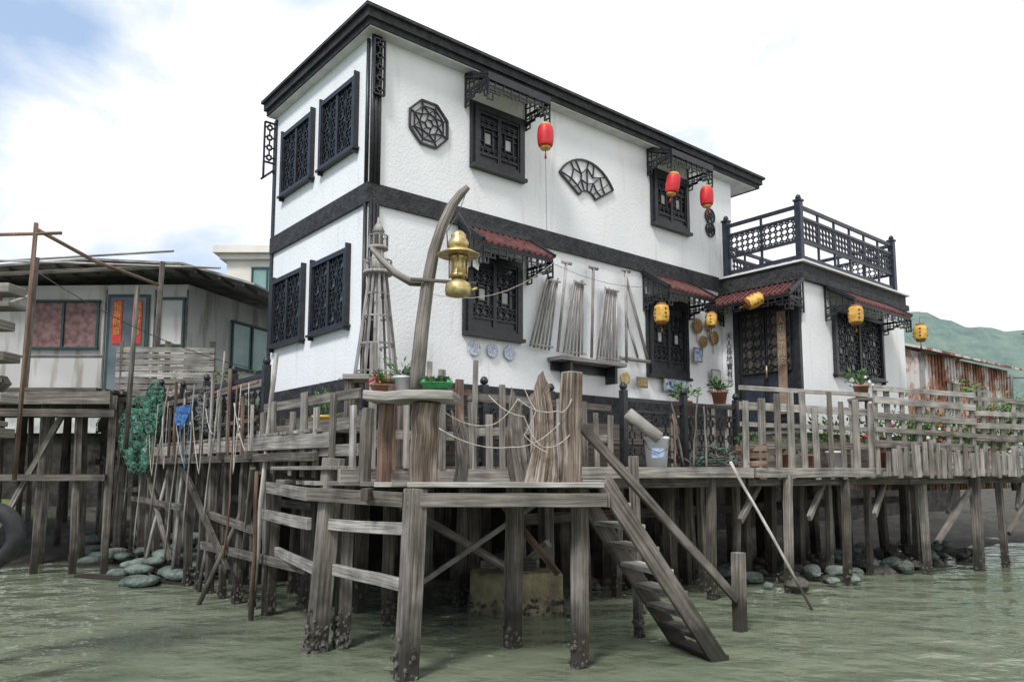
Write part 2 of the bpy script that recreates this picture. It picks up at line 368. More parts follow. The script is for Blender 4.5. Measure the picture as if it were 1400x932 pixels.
def fretpanel(m, P, u0, u1, z0, z1, d0, d1, w=.018, mat='black_paint', nx=1, nz=3):
    m.seg(P, (u0, z0), (u0, z1), w, d0, d1, mat); m.seg(P, (u1, z0), (u1, z1), w, d0, d1, mat)
    m.seg(P, (u0, z0), (u1, z0), w, d0, d1, mat); m.seg(P, (u0, z1), (u1, z1), w, d0, d1, mat)
    du = (u1-u0)/nx; dz = (z1-z0)/nz
    for i in range(nx):
        for j in range(nz):
            a, b = u0+du*i, z0+dz*j
            x = lambda f: a+du*f
            y = lambda f: b+dz*f
            q = [(.3, .3), (.7, .3), (.7, .7), (.3, .7)]
            for k in range(4): m.seg(P, (x(q[k][0]), y(q[k][1])), (x(q[(k+1) % 4][0]), y(q[(k+1) % 4][1])), w*.8, d0, d1-.002, mat)
            for (p, r_) in (((0, .5), (.3, .5)), ((.7, .5), (1, .5)), ((.5, 0), (.5, .3)), ((.5, .7), (.5, 1))):
                m.seg(P, (x(p[0]), y(p[1])), (x(r_[0]), y(r_[1])), w*.8, d0, d1-.004, mat)
m = MB()
for t in (.015, .06, .105):
    m.tube([PR.p(t, 4.93, .03), PR.p(t, 6.74, .03)], .026, 'black_paint', 8); m.tube([PR.p(t, 2.68, .03), PR.p(t, 4.69, .03)], .024, 'black_paint', 8)
m.tube([PLf.p(.03, 4.93, .02), PLf.p(.03, 6.7, .02)], .025, 'black_paint'); m.tube([PLf.p(.03, 2.68, .02), PLf.p(.03, 4.69, .02)], .025, 'black_paint')
fretpanel(m, PR, 0, .14, 6.0, 6.68, .06, .09, nz=5)
mk('corner_post', m, house)
m = MB(); m.pbox(PLf, WY-.07, WY, 2.68, 4.69, .002, .03, 'black_paint'); m.pbox(PLf, WY-.07, WY, 4.93, 6.7, .002, .03, 'black_paint'); mk('corner_post', m, house)
m = MB(); B = Pl(L(0, WY-.02), -e1, e2)
fretpanel(m, B, 0.02, .17, 6.05, 6.65, 0, .03, .022, nz=4); m.seg(B, (.02, 5.95), (.2, 5.78), .03, 0, .03, 'black_paint'); m.seg(B, (.17, 6.05), (.17, 5.8), .025, 0, .03, 'black_paint'); m.seg(B, (.02, 6.05), (.02, 5.9), .025, 0, .03, 'black_paint')
mk('corner_bracket', m, house)

def window(P, u0, u1, z0, z1, style, name='window', pane=None):
    root = MB(); root.pbox(P, u0+.02, u1-.02, z0+.02, z1-.02, .004, .012, pane or ('dark_glass' if style == 'R' else 'blue_glass'))
    ro = mk(name, root, house)
    f = MB(); w = .06 if style == 'R' else .035
    d = .07
    f.pbox(P, u0, u1, z0, z0+w, .012, d, 'black_paint'); f.pbox(P, u0, u1, z1-w, z1, .012, d, 'black_paint')
    f.pbox(P, u0, u0+w, z0+w, z1-w, .012, d, 'black_paint'); f.pbox(P, u1-w, u1, z0+w, z1-w, .012, d, 'black_paint')
    if style == 'R':
        f.pbox(P, u0-.05, u1+.05, z0-.05, z0-.003, .003, d+.03, 'black_paint')
        f.pbox(P, u0-.05, u0-.003, z0, z1+.05, .003, .04, 'black_paint'); f.pbox(P, u1+.003, u1+.05, z0, z1+.05, .003, .04, 'black_paint'); f.pbox(P, u0-.003, u1+.003, z1+.003, z1+.05, .003, .04, 'black_paint')
    else:
        f.pbox(P, u0-.06, u1+.06, z0-.03, z0-.003, .003, d+.02, 'black_paint')
        f.pbox(P, u0-.03, u0-.003, z0-.07, z1+.08, .003, d, 'black_paint'); f.pbox(P, u1+.003, u1+.03, z0-.07, z1+.08, .003, d, 'black_paint')
        f.pbox(P, u0-.003, u1+.003, z1+.003, z1+.025, .003, d, 'black_paint')
    mk('frame', f, ro)
    g = MB(); um = (u0+u1)/2; d0, d1 = .02, .045
    for a, b in ((u0+w, um), (um, u1-w)):
        g.seg(P, (a+.012, z0+w), (a+.012, z1-w), .03, d0, d1+.012, 'black_paint'); g.seg(P, (b-.012, z0+w), (b-.012, z1-w), .03, d0, d1+.011, 'black_paint')
        za, zb = z0+w, z1-w; hh = zb-za
        if style == 'R':
            g.seg(P, (a, za+.02), (b, za+.02), .04, d0, d1+.01, 'black_paint'); g.seg(P, (a, zb-.02), (b, zb-.02), .04, d0, d1+.01, 'black_paint')
            z_a, z_b = za+hh*.16, za+hh*.86
            g.seg(P, (a, z_a), (b, z_a), .025, d0, d1+.008, 'black_paint')
            am, bm_ = a+.03, b-.03; cu = (am+bm_)/2; zm = (z_a+z_b)/2
            fretpanel(g, P, am, bm_, z_a, zm-.14, d0, d1, .015, nx=3, nz=2); fretpanel(g, P, am, bm_, zm+.14, z_b, d0, d1, .015, nx=3, nz=2)
            for k in (-1, 1): g.seg(P, (cu+k*.07, zm-.14), (cu+k*.07, zm+.14), .014, d0, d1, 'black_paint'); g.seg(P, (cu+k*.07, zm+k*.06), (cu+k*.17, zm+k*.06), .012, d0, d1-.003, 'black_paint'); g.seg(P, (cu-.07, zm+k*.09), (cu+.07, zm+k*.09), .014, d0, d1-.004, 'black_paint')
            g.pbox(P, cu-.05, cu+.05, zm-.07, zm+.07, .0125, .0165, 'metal_and_glint')  # pale square painted as a reflection in the window glass
            g.pbox(P, a+.03, b-.03, za+.03, z_a-.01, d0, d1-.012, 'black_paint')
        else:
            nx, nz = 2, 4
            du, dz = (b-a)/nx, (zb-za)/nz
            for i in range(nx):
                for j in range(nz):
                    c = (a+du*(i+.5), za+dz*(j+.5)); k = .33 if (i+j) % 2 else .2
                    oc = [(c[0]+du*k*math.cos(t*math.pi/3+.5), c[1]+dz*k*math.sin(t*math.pi/3+.5)) for t in range(6)]
                    for t in range(6): g.seg(P, oc[t], oc[(t+1) % 6], .011, d0, d1, 'black_paint')
                    cs = [(a+du*i, za+dz*j), (a+du*(i+1), za+dz*j), (a+du*(i+1), za+dz*(j+1)), (a+du*i, za+dz*(j+1)), (c[0], za+dz*(j+1)), (c[0], za+dz*j)]
                    for q in cs:
                        nr = min(oc, key=lambda e: (e[0]-q[0])**2+(e[1]-q[1])**2); g.seg(P, q, nr, .011, d0, d1-.003, 'black_paint')
            g.seg(P, (a+du, za), (a+du, zb), .01, d0, d1-.005, 'black_paint')
            for j in range(1, nz): g.seg(P, (a, za+dz*j), (b, za+dz*j), .01, d0, d1-.006, 'black_paint')
    mk('lattice', g, ro)
    return ro
window(PR, 1.5, 2.32, 5.55, 6.36, 'R'); window(PR, 5.1, 5.98, 5.55, 6.42, 'R')
window(PR, 1.4, 2.28, 3.34, 4.36, 'R'); window(PR, 4.93, 5.88, 3.1, 4.3, 'R')
window(PLf, .3, 1.2, 5.45, 6.32, 'L'); window(PLf, 1.5, 2.42, 5.45, 6.32, 'L')
window(PLf, .42, 1.35, 3.32, 4.22, 'L'); window(PLf, 1.65, 2.6, 3.32, 4.24, 'L')
window(AF, 7.85, 9.55, 3.2, 4.25, 'L', pane='dark_glass')

def valance(m, P, u0, u1, z, d, h=.13):
    n = max(2, int((u1-u0)/.12)); w = .018
    m.seg(P, (u0, z), (u1, z), .024, d-.02, d, 'black_paint'); m.seg(P, (u0, z-h*.5), (u1, z-h*.5), w*.8, d-.018, d-.004, 'black_paint')
    du = (u1-u0)/n
    for i in range(n+1):
        k = 1.0 if (i in (0, n)) else (.9 if i % 2 else .6)
        m.seg(P, (u0+du*i, z), (u0+du*i, z-h*k), w, d-.018, d-.002, 'black_paint')
        if i < n and i % 2 == 0: m.seg(P, (u0+du*i, z-h*.8), (u0+du*(i+1), z-h*.8), w, d-.016, d-.003, 'black_paint')
        if i < n: m.seg(P, (u0+du*(i+.5), z-h*.5), (u0+du*(i+.5), z-h*(.9 if i % 2 else .5)), w*.7, d-.016, d-.005, 'black_paint')
    for a, s_ in ((u0, 1), (u1, -1)):
        m.seg(P, (a, z-h), (a+s_*du*1.6, z-h), w, d-.016, d-.003, 'black_paint'); m.seg(P, (a, z-h*1.7), (a, z), w, d-.018, d-.001, 'black_paint'); m.seg(P, (a, z-h*1.6), (a+s_*du*.7, z-h*1.6), w, d-.017, d-.003, 'black_paint')
        m.seg(P, (a+s_*du*.7, z-h*1.6), (a+s_*du*.7, z-h), w, d-.017, d-.004, 'black_paint')
def canopy(P, u0, u1, ztop, out, drop, red):
    m = MB(); zt, zf = ztop, ztop-drop; th = .04
    m.hexa([P.p(u0, zt, .003), P.p(u1, zt, .003), P.p(u1, zt-th, .003), P.p(u0, zt-th, .003), P.p(u0, zf, out), P.p(u1, zf, out), P.p(u1, zf-th, out), P.p(u0, zf-th, out)], 'black_paint')
    ro = mk('window_canopy', m, house)
    t = MB()
    n = int((u1-u0)/.1)
    if red:
        for i in range(n+1):
            u = u0+.03+(u1-u0-.06)*i/n
            t.tube([P.p(u, zt+.01, .01), P.p(u, zf+.008, out+.015)], .022, 'red_tile', 6)
        for k in range(1, 6):
            f = k/5; t.beam(P.p(u0, zt+(zf-zt)*f+.01, out*f), P.p(u1, zt+(zf-zt)*f+.01, out*f), .02, .03, 'red_tile')
        t.beam(P.p(u0-.01, zt+.03, .03), P.p(u1+.01, zt+.03, .03), .06, .06, 'black_paint')
        for u in (u0-.005, u1+.005): t.beam(P.p(u, zt+.03, .01), P.p(u, zf+.03, out+.02), .05, .05, 'black_paint')
    else:
        for i in range(n+1):
            u = u0+.02+(u1-u0-.04)*i/n; t.beam(P.p(u, zt+.02, .01), P.p(u, zf+.02, out+.01), .02, .025, 'black_paint')
        for k in (.05, .35, .65, 1.0): t.beam(P.p(u0, zt+(zf-zt)*k+.02, out*k+.002), P.p(u1, zt+(zf-zt)*k+.02, out*k+.002), .025, .03, 'black_paint')
        t.hexa([P.p(u0+.05, zt-.045, .01), P.p(u1-.05, zt-.045, .01), P.p(u1-.05, zt-.055, .01), P.p(u0+.05, zt-.055, .01), P.p(u0+.05, zf-.045, out-.06), P.p(u1-.05, zf-.045, out-.06), P.p(u1-.05, zf-.055, out-.06), P.p(u0+.05, zf-.055, out-.06)], 'soffit')
    mk('canopy_tiles' if red else 'canopy_slats', t, ro)
    v = MB(); valance(v, P, u0, u1, zf-th, out, .13 if red else .17)
    if not red: v.beam(P.p(u0, zf-.03, out), P.p(u1, zf-.03, out), .03, .07, 'black_paint')
    for u in (u0+.01, u1-.01):
        S = Pl(P.p(u, 0, 0), P.N, P.U)
        zl = zf-.2
        v.seg(S, (.02, zl), (out, zf-.05), .022, -.008, .008, 'black_paint'); v.seg(S, (.02, zl-.05), (.02, zt-.03), .024, -.009, .009, 'black_paint')
        v.seg(S, (0.02, zf-.06), (out, zf-.06), .018, -.007, .007, 'black_paint'); v.seg(S, (.02, (zt+zf)/2-.04), (out*.5, (zt+zf)/2-.06), .016, -.0065, .0065, 'black_paint')
        for k in (.2, .4, .6, .8): v.seg(S, (out*k, zl+(zf-.05-zl)*k), (out*k, zt+(zf-zt)*k-.03), .016, -.006, .006, 'black_paint')
        valance(v, S, 0.02, out, (zf-th)-.001, .01, .13)
    mk('fret_valance', v, ro)
canopy(PR, 1.36, 2.42, 6.72, .5, .19, False); canopy(PR, 4.98, 6.05, 6.74, .5, .19, False)
canopy(PR, 1.28, 2.44, 4.7, .52, .34, True); canopy(PR, 4.82, 6.0, 4.68, .52, .34, True)
canopy(AX, .05, 1.55, 4.62, .45, .28, True); canopy(AF, 7.6, 9.7, 4.62, .5, .32, True)

def ornament(name, segs):
    m = MB()
    for a, b, w in segs: m.seg(PR, a, b, w, .01, .035, 'black_paint')
    return mk(name, m, house)
sg = []; c = (.81, 5.88)
def octp(r, k=8, ph=math.pi/8, c=c, sx=1, sy=1): return [(c[0]+r*sx*math.cos(2*math.pi*i/k+ph), c[1]+r*sy*math.sin(2*math.pi*i/k+ph)) for i in range(k)]
O = octp(.3); O3 = octp(.23); I1 = octp(.14, 8, 0); I2 = octp(.06, 6, 0)
for i in range(8):
    sg.append((O[i], O[(i+1) % 8], .026)); sg.append((O3[i], O3[(i+1) % 8], .01)); sg.append((I1[i], I1[(i+1) % 8], .011)); sg.append((I1[i], O3[i-1], .01)); sg.append((I1[i], O3[i], .01)); sg.append((O3[i], O[i], .012))
for i in range(6): sg.append((I2[i], I2[(i+1) % 6], .011)); sg.append((I2[i], I1[int(i*8/6)], .01))
ornament('octagon_ornament', sg)
sg = []; fc = (3.6, 5.5); HA = 58; ro_, ri_ = .66, .2
def fp(r, a): return (fc[0]+r*math.sin(rad(a)), fc[1]+r*math.cos(rad(a)))
A = [(-HA+2*HA*i/12) for i in range(13)]
for i in range(12):
    sg.append((fp(ro_, A[i]), fp(ro_, A[i+1]), .026)); sg.append((fp(ri_, A[i]), fp(ri_, A[i+1]), .022))
sg.append((fp(ri_, -HA), fp(ro_, -HA), .026)); sg.append((fp(ri_, HA), fp(ro_, HA), .026))
nA = [fp(.5+(.05 if i % 2 else -.05), -46+15.3*i) for i in range(7)]; nB = [fp(.34+(.03 if i % 2 else -.03), -40+20*i) for i in range(5)]
for i in range(6): sg.append((nA[i], nA[i+1], .011))
for i in range(4): sg.append((nB[i], nB[i+1], .011))
for i in range(7): sg.append((nA[i], fp(ro_, -52+17.3*i+(4 if i % 2 else -4)), .011))
for i in range(5): sg.append((nB[i], fp(ri_, -36+18*i), .011)); sg.append((nB[i], nA[min(6, int(i*1.5+.5))], .011))
sg.append((nA[0], fp(.45, -HA), .011)); sg.append((nA[6], fp(.45, HA), .011)); sg.append((nB[0], fp(.35, -HA), .011)); sg.append((nB[4], fp(.35, HA), .011))
ornament('fan_ornament', sg)
sg = []
for cc, r_ in (((6.63, 5.99), .13), ((6.63, 5.75), .12)):
    O = octp(r_, 12, 0, cc)
    for i in range(12): sg.append((O[i], O[(i+1) % 12], .022))
    for i in range(0, 12, 2): sg.append((cc, O[i], .012))
    O2 = octp(r_*.5, 6, .3, cc)
    for i in range(6): sg.append((O2[i], O2[(i+1) % 6], .012))
ornament('gourd_ornament', sg)

m = MB(); m.pbox(AX, .38, 1.38, 2.25, 4.32, .004, .05, 'black_paint'); door = mk('door', m, house)
m = MB()
for a, b in ((.44, .86), (.9, 1.32)):
    m.pbox(AX, a+.01, b-.01, 3.21, 4.19, .051, .056, 'iron'); fretpanel(m, AX, a, b, 3.2, 4.2, .057, .08, .02, nx=3, nz=6); m.pbox(AX, a+.03, b-.03, 2.4, 3.1, .05, .07, 'blue_black')
mk('door_lattice', m, door)
m = MB(); m.pbox(AX, .28, .378, 2.25, 4.42, .003, .075, 'black_paint'); m.pbox(AX, 1.382, 1.48, 2.25, 4.42, .003, .075, 'black_paint'); m.pbox(AX, .38, 1.38, 4.322, 4.42, .003, .075, 'black_paint'); mk('door_frame', m, door)
m = MB(); m.tube([AX.p(.9, 3.1, .1), AX.p(.9, 3.3, .1)], .015, 'brass'); mk('handle', m, door)

def railing(path, z0, z1, name='terrace_railing'):
    pm = MB(); fm = MB()
    for i, p in enumerate(path):
        pm.beam(V(p)+Z*z0, V(p)+Z*(z1+.08), .1, .1, 'blue_black'); pm.beam(V(p)+Z*(z1+.08), V(p)+Z*(z1+.11), .13, .13, 'blue_black'); pm.lathe(V(p)+Z*(z1+.11), [(.03, 0), (.05, .03), (.035, .07), (.01, .09)], 'blue_black', 8)
    ro = mk(name, pm, house)
    for a, b in zip(path[:-1], path[1:]):
        a, b = V(a), V(b); U = (b-a).normalized(); P = Pl(a, U, U.cross(Z)); ln = (b-a).length
        for z, w in ((z1, .06), (z1-.17, .045), (z1-.56, .045), (z0+.07, .06)): fm.seg(P, (.04, z), (ln-.04, z), w, -.022, .022, 'blue_black')
        nx = max(6, int(ln/.11))
        fretpanel(fm, P, .05, ln-.05, z1-.56, z1-.17, -.014, .014, .022, 'blue_black', nx=nx, nz=4)
        nb = max(2, int(ln/.5))
        for i in range(nb+1): fm.seg(P, (.05+(ln-.1)*i/nb, z0+.07), (.05+(ln-.1)*i/nb, z1), .035, -.016, .016, 'blue_black')
    mk('railing_fretwork', fm, ro)
railing([L(6.95, -.12), L(6.95, -1.48), L(10.3, -1.48), L(10.3, .6), L(7.5, .6)], 4.94, 5.84)

def text_mesh(name, body, P, u, z, size, mat, d=.012, vertical=True, parent=None):
    cu = bpy.data.curves.new(name, 'FONT'); cu.body = '\n'.join(body) if vertical else body; cu.size = size; cu.extrude = .002; cu.align_x = 'CENTER'; cu.space_line = 1.0
    ob = bpy.data.objects.new(name, cu); COL.objects.link(ob)
    dg = bpy.context.evaluated_depsgraph_get(); me = bpy.data.meshes.new_from_object(ob.evaluated_get(dg)); bpy.data.objects.remove(ob)
    me.materials.clear(); me.materials.append(MAT[mat])
    M = Matrix(((P.U.x, 0, P.N.x, 0), (P.U.y, 0, P.N.y, 0), (0, 1, 0, 0), (0, 0, 0, 1)))
    me.transform(M); o = bpy.data.objects.new(name, me); o.location = P.p(u, z, d); COL.objects.link(o); par(o, parent); return o
text_mesh('wall_lettering', '天人長地寶有光', AX, .15, 3.85, .13, 'ink', parent=house)
m = MB(); m.pbox(AX, 1.12, 1.27, 2.5, 4.15, .1, .125, 'timber_brown'); bd = mk('calligraphy_board', m, label='tall dark wooden board with carved characters by door', cat='sign')
text_mesh('lettering', '人宅福地風沱', AX, 1.195, 3.95, .13, 'gold_dull', .13, parent=bd)

def rack(ub, ut, zb, zt, n, wb, wt):
    m = MB()
    for i in range(n):
        f = i/(n-1)
        m.tube([PR.p(ub+wb*f, zb+R.uniform(-.02, .02), .08), PR.p(ut+wt*f, zt+R.uniform(-.03, .03), .08)], .015, 'grey_pole', 7)
    m.beam(PR.p(ub-.03, zb+.03, .11), PR.p(ub+wb+.05, zb+.03, .11), .02, .02, 'grey_pole'); m.beam(PR.p(ut-.02, zt-.04, .11), PR.p(ut+wt+.02, zt-.04, .11), .02, .02, 'grey_pole')
    return mk('pole_rack', m, label='bundle of grey weathered poles leaning against white wall', cat='pole rack', group='grey pole bundles on the house wall')
rack(2.42, 2.74, 3.25, 4.25, 6, .34, .2); rack(3.04, 3.26, 3.22, 4.3, 6, .36, .18); rack(3.7, 3.9, 3.2, 4.3, 7, .42, .24)
for u0, z0, u1, z1 in ((2.86, 3.22, 3.06, 4.5), (3.52, 3.2, 3.6, 4.52), (4.26, 3.2, 4.3, 4.6)):
    m = MB(); m.tube([PR.p(u0, z0, .15), PR.p(u1, z1, .13)], .022, 'grey_pole', 7); m.tube([PR.p(u1-.09, z1, .13), PR.p(u1+.09, z1, .13)], .024, 'grey_pole', 7)
    mk('wooden_oar', m, label='grey T-handled wooden pole leaning on white wall', cat='oar', group='T-handled poles on the house wall')
m = MB(); m.tube([PR.p(4.32, 4.55, .1), PR.p(4.8, 3.3, .1)], .024, 'grey_pole', 7); m.tube([PR.p(4.3, 3.9, .12), PR.p(4.55, 3.3, .12)], .02, 'grey_pole', 7); m.tube([PR.p(4.18, 3.27, .1), PR.p(4.85, 3.27, .1)], .03, 'grey_pole', 7)
mk('pole_trestle', m, label='grey triangular pole trestle leaning on white wall', cat='trestle')
m = MB(); m.pbox(PR, 2.8, 4.1, 3.1, 3.15, .01, .3, 'grey_pole'); m.pbox(PR, 2.85, 4.05, 2.98, 3.097, .01, .05, 'black_paint'); m.pbox(PR, 3.0, 3.05, 2.85, 3.1, .05, .25, 'black_paint'); m.pbox(PR, 3.9, 3.95, 2.85, 3.1, .05, .25, 'black_paint')
mk('wall_shelf', m, label='narrow grey shelf on black brackets below poles', cat='shelf')
for u, z, r_, mt, lb in ((1.53, 3.14, .1, 'plate_blue', 0), (1.82, 3.14, .09, 'plate_blue', 0), (2.11, 3.14, .1, 'plate_blue', 0), (4.36, 2.98, .1, 'brass', 1)):
    m = MB(); m.lathe(PR.p(u, z, .01), [(r_*.5, 0), (r_, .025), (r_*.95, .03), (r_*.5, .012)], mt, 20, -e2)
    mk('wall_plate', m, label='round blue and white patterned plate on wall' if not lb else 'round brass plate hung on wall', cat='plate', group='plates hung on the house wall')
for P, u, z, r_ in ((PR, 6.15, 4.0, .13), (PR, 6.45, 4.05, .1), (PR, 6.3, 3.75, .1), (PR, 6.6, 3.85, .12)):
    m = MB(); m.lathe(P.p(u, z, .02), [(r_*.3, 0.0), (r_, .03), (r_*.95, .05), (r_*.2, .02)], 'straw', 18, P.N); m.tube([P.p(u, z-r_, .03), P.p(u, z-r_-.15, .03)], .006, 'straw', 5)
    mk('woven_tray', m, label='round woven straw tray hung on white wall', cat='tray', group='woven trays hung on the house wall')
for u0, u1, z0, z1, mt, nme in ((4.55, 4.8, 2.86, 3.02, 'straw', 'wooden_plaque'), (5.98, 6.2, 3.38, 3.62, 'poster_blue', 'framed_picture'), (5.2, 5.75, 2.85, 3.05, 'poster_blue', 'poster'), (6.45, 6.7, 2.9, 3.3, 'paper', 'notice')):
    m = MB(); m.pbox(PR, u0, u1, z0, z1, .08, .095, 'timber_grey'); m.pbox(PR, u0+.02, u1-.02, z0+.02, z1-.02, .095, .1, mt); mk(nme, m, label='small %s mounted low on white house wall' % nme.replace('_', ' '), cat=nme.split('_')[-1])
m = MB()
for s_ in (-1, 1):
    m.quad([PR.p(1.42, 4.28, .1), PR.p(1.42+s_*.15, 4.4, .16), PR.p(1.42+s_*.18, 4.25, .17), PR.p(1.42+s_*.04, 4.22, .11)], 'white_paint'); m.quad([PR.p(1.42, 4.26, .1), PR.p(1.42+s_*.1, 4.22, .14), PR.p(1.42+s_*.08, 4.12, .14), PR.p(1.42, 4.18, .1)], 'white_paint')
m.tube([PR.p(1.42, 4.34, .105), PR.p(1.42, 4.14, .105)], .012, 'ink', 6)
mk('butterfly_ornament', m, label='white butterfly ornament on lattice window', cat='ornament')

# ------------------------------------------------------------------ LANTERNS
def lantern_base(red):
    ro = empty('paper_lantern', (0, 0, 0))
    m = MB(); r0, h = (.11, .28) if red else (.115, .25); prof = []
    n = 18
    for i in range(n+1):
        t = i/n; prof.append(((r0*(.8+.2*math.sin(math.pi*t)**.5))*(1 + (.012 if i % 2 else -.02)), -h/2+h*t))
    m.lathe((0, 0, 0), prof, 'red_silk' if red else 'yellow_silk', 20); mk('lantern_body', m, ro, origin=(0, 0, 0))
    m = MB()
    for s_ in (-1, 1): m.lathe((0, 0, s_*(h/2+.015)), [(r0*.6, -.02), (r0*.66, 0), (r0*.6, .02)], 'gold_trim' if red else 'brown_mark', 16)
    mk('lantern_cap', m, ro, origin=(0, 0, 0))
    if not red:
        m = MB()
        for k in range(4):
            a = k*math.pi/2+.4
            for q in range(3): m.blob((math.cos(a)*r0*.97, math.sin(a)*r0*.97, -.06+q*.06), .022, 'brown_mark', 1, .2, (.6, 1, 1), a)
        mk('painted_mark', m, ro, origin=(0, 0, 0))
    m = MB(); m.tube([(0, 0, h/2+.03), (0, 0, h/2+.16)], .004, 'wire', 5); m.tube([(0, 0, -h/2-.02), (0, 0, -h/2-.07)], .006, 'red_silk' if red else 'brown_mark', 5)
    for k in range(7):
        a = k*.9; m.tube([(0, 0, -h/2-.07), (.014*math.cos(a), .014*math.sin(a), -h/2-.16)], .005, 'red_silk' if red else 'brown_mark', 4)
    mk('tassel', m, ro, origin=(0, 0, 0))
    return ro
rl = lantern_base(True); yl = lantern_base(False)
setmeta(rl, label='red paper lantern with gold caps hanging from window canopy', cat='lantern', group='red lanterns on the house'); rl.location = L(2.33, -.5, 6.0)
copy_thing(rl, L(5.0, -.5, 6.02), .6, rot=(0.15, .1, .6)); copy_thing(rl, L(5.87, -.5, 6.02), 1.5)
setmeta(yl, label='faded yellow paper lantern with brown marks under canopy', cat='lantern', group='yellow lanterns on the house'); yl.location = L(4.66, -.5, 3.93)
copy_thing(yl, L(5.9, -.5, 4.0), .8).scale = (.8, .8, .8); copy_thing(yl, L(6.4, -.97, 4.3), 0, rot=(.2, 1.1, .3), label='yellow paper lantern tilted sideways on canopy edge')
copy_thing(yl, L(7.53, -2.05, 4.05), 1.2); copy_thing(yl, L(9.94, -2.05, 4.05), 2.2)

# ------------------------------------------------------------------ DECKS
def barn(m, p, w, zt, n):
    for i in range(n):
        a = R.random()*6.28; z = R.uniform(-.1, zt)*R.uniform(.3, 1); k = max(abs(math.cos(a)), abs(math.sin(a)))
        r_ = R.uniform(.008, .019)*(1.3-z); a2 = a+.68
        m.blob((p[0]+math.cos(a2)*w*.49/k, p[1]+math.sin(a2)*w*.49/k, z), r_, 'barnacle', 1, .5, (1, 1, 1.4), 0, False)
def stilts(root, pts, z1, w, mat='timber_dark', zb=-.6, nb=45):
    for q in pts:
        x, y = q[0], q[1]; ww = q[2] if len(q) > 2 else w; zt = q[3] if len(q) > 3 else z1
        lx, ly = (q[4], q[5]) if len(q) > 4 else (R.uniform(-.06, .06), R.uniform(-.06, .06))
        m = MB(); m.beam((x-lx*.3, y-ly*.3, zb), (x+lx, y+ly, zt), ww, ww*.95, mat if R.random() < .8 else 'timber_mid', jit=.006, seg=6, up=e2)
        po = mk('stilt_post', m, root, bevel=.006)
        if nb:
            b = MB(); barn(b, (x, y), ww, .42, q[6] if len(q) > 6 else nb); mk('barnacles', b, po)
def lp(x, y): p = L(x, y); return (p.x, p.y)

ld = empty('walkway_deck', L(-.5, 4, 0), label='raised grey timber walkway on stilts beside white house', cat='deck')
m = MB(); y = -.7
while y < 9.4:
    m.beam(L(-.86+R.uniform(-.03, .03), y, 2.0), L(.0, y, 2.0), .13, .035, 'timber_grey', jit=.002); y += .14
mk('deck_boards', m, ld, bevel=.004)
m = MB()
for x, z in ((-.84, 1.9), (-.3, 1.9)): m.beam(L(x, -.9, z), L(x, 9.6, z), .06, .15, 'timber_mid', jit=.004, seg=6)
m.beam(L(-.9, -.7, 1.74), L(-.9, 9.5, 1.76), .05, .09, 'timber_dark', jit=.005, seg=6)
for y in (.9, 1.8, 2.75, 3.7, 4.6, 5.5, 6.3, 7.4, 8.5): m.beam(L(-1.0, y, 1.78), L(.4, y, 1.78), .08, .1, 'timber_dark')
m.beam(L(-.75, .9, .9), L(-.75, 3.0, 1.05), .05, .1, 'timber_dark', jit=.004); m.beam(L(-.78, -.3, .62), L(-.78, 2.9, .62), .05, .1, 'timber_mid', jit=.004)
m.beam(L(-.85, 1.7, .4), L(-.85, 3.7, 1.7), .06, .08, 'timber_dark'); m.beam(L(-.9, .9, 1.65), L(-.6, 1.9, .3), .06, .09, 'timber_dark')
m.beam(L(-.85, 3.6, 1.1), L(-.85, 6.3, 1.15), .05, .09, 'timber_dark', jit=.01, seg=3); m.beam(L(-.8, 4.2, .3), L(-.85, 5.6, 1.7), .05, .07, 'timber_mid'); m.beam(L(-.82, 6.1, 1.3), L(-.82, 8.4, 1.2), .05, .08, 'timber_mid'); m.beam(L(-.3, .6, 1.2), L(-.3, 5, 1.25), .06, .1, 'timber_dark')
mk('deck_beams', m, ld, bevel=.005)
stilts(ld, [(*lp(-.7, y), w_) for y, w_ in ((.85, .1), (1.3, .07), (1.8, .1), (2.3, .08), (2.8, .1), (3.25, .07), (3.7, .1), (4.3, .1), (4.8, .08), (5.3, .1), (5.8, .08), (6.2, .1), (6.8, .08), (7.4, .1), (8.0, .09), (8.5, .1))], 1.95, .1, nb=30)
stilts(ld, [(*lp(.15, y), .11) for y in (.3, .9, 1.5, 2.1, 2.8, 3.5, 4.3, 5.1, 6, 7, 8)], 1.95, .11, nb=18)
stilts(ld, [(*lp(x, y), .18) for x in (.9, 1.6, 2.4, 3.2, 4.0, 4.8, 5.6, 6.4, 7.3, 8.2, 9.1, 10) for y in (.15, 1.9)], 1.98, .18, nb=0)

npf = empty('landing_platform', (-.2, 7, 0), label='grey timber landing platform on barnacled posts above water', cat='platform')
m = MB(); y = 6.14
def lft(y): return -.82-(y-6.15)*1.17 if y < 6.97 else -1.78-(y-6.97)*.57
while y < 8.3:
    m.beam((lft(y)+R.uniform(-.03, .02), y, 1.49), (.74+(y-6.15)*.15, y, 1.49), .13, .04, 'timber_grey', jit=.002, up=Z); y += .142
mk('deck_boards', m, npf, bevel=.004)
m = MB()
m.beam((-.84, 6.1, 1.37), (.76, 6.12, 1.37), .05, .11, 'timber_grey', jit=.003, seg=5)
m.beam((-.86, 6.14, 1.37), (-1.86, 6.98, 1.39), .05, .12, 'timber_mid', jit=.003, seg=4); m.beam((-1.86, 6.98, 1.39), (-2.75, 8.55, 1.42), .05, .12, 'timber_mid', jit=.003, seg=4)
m.beam((.76, 6.14, 1.37), (1.0, 8.2, 1.37), .05, .12, 'timber_mid')
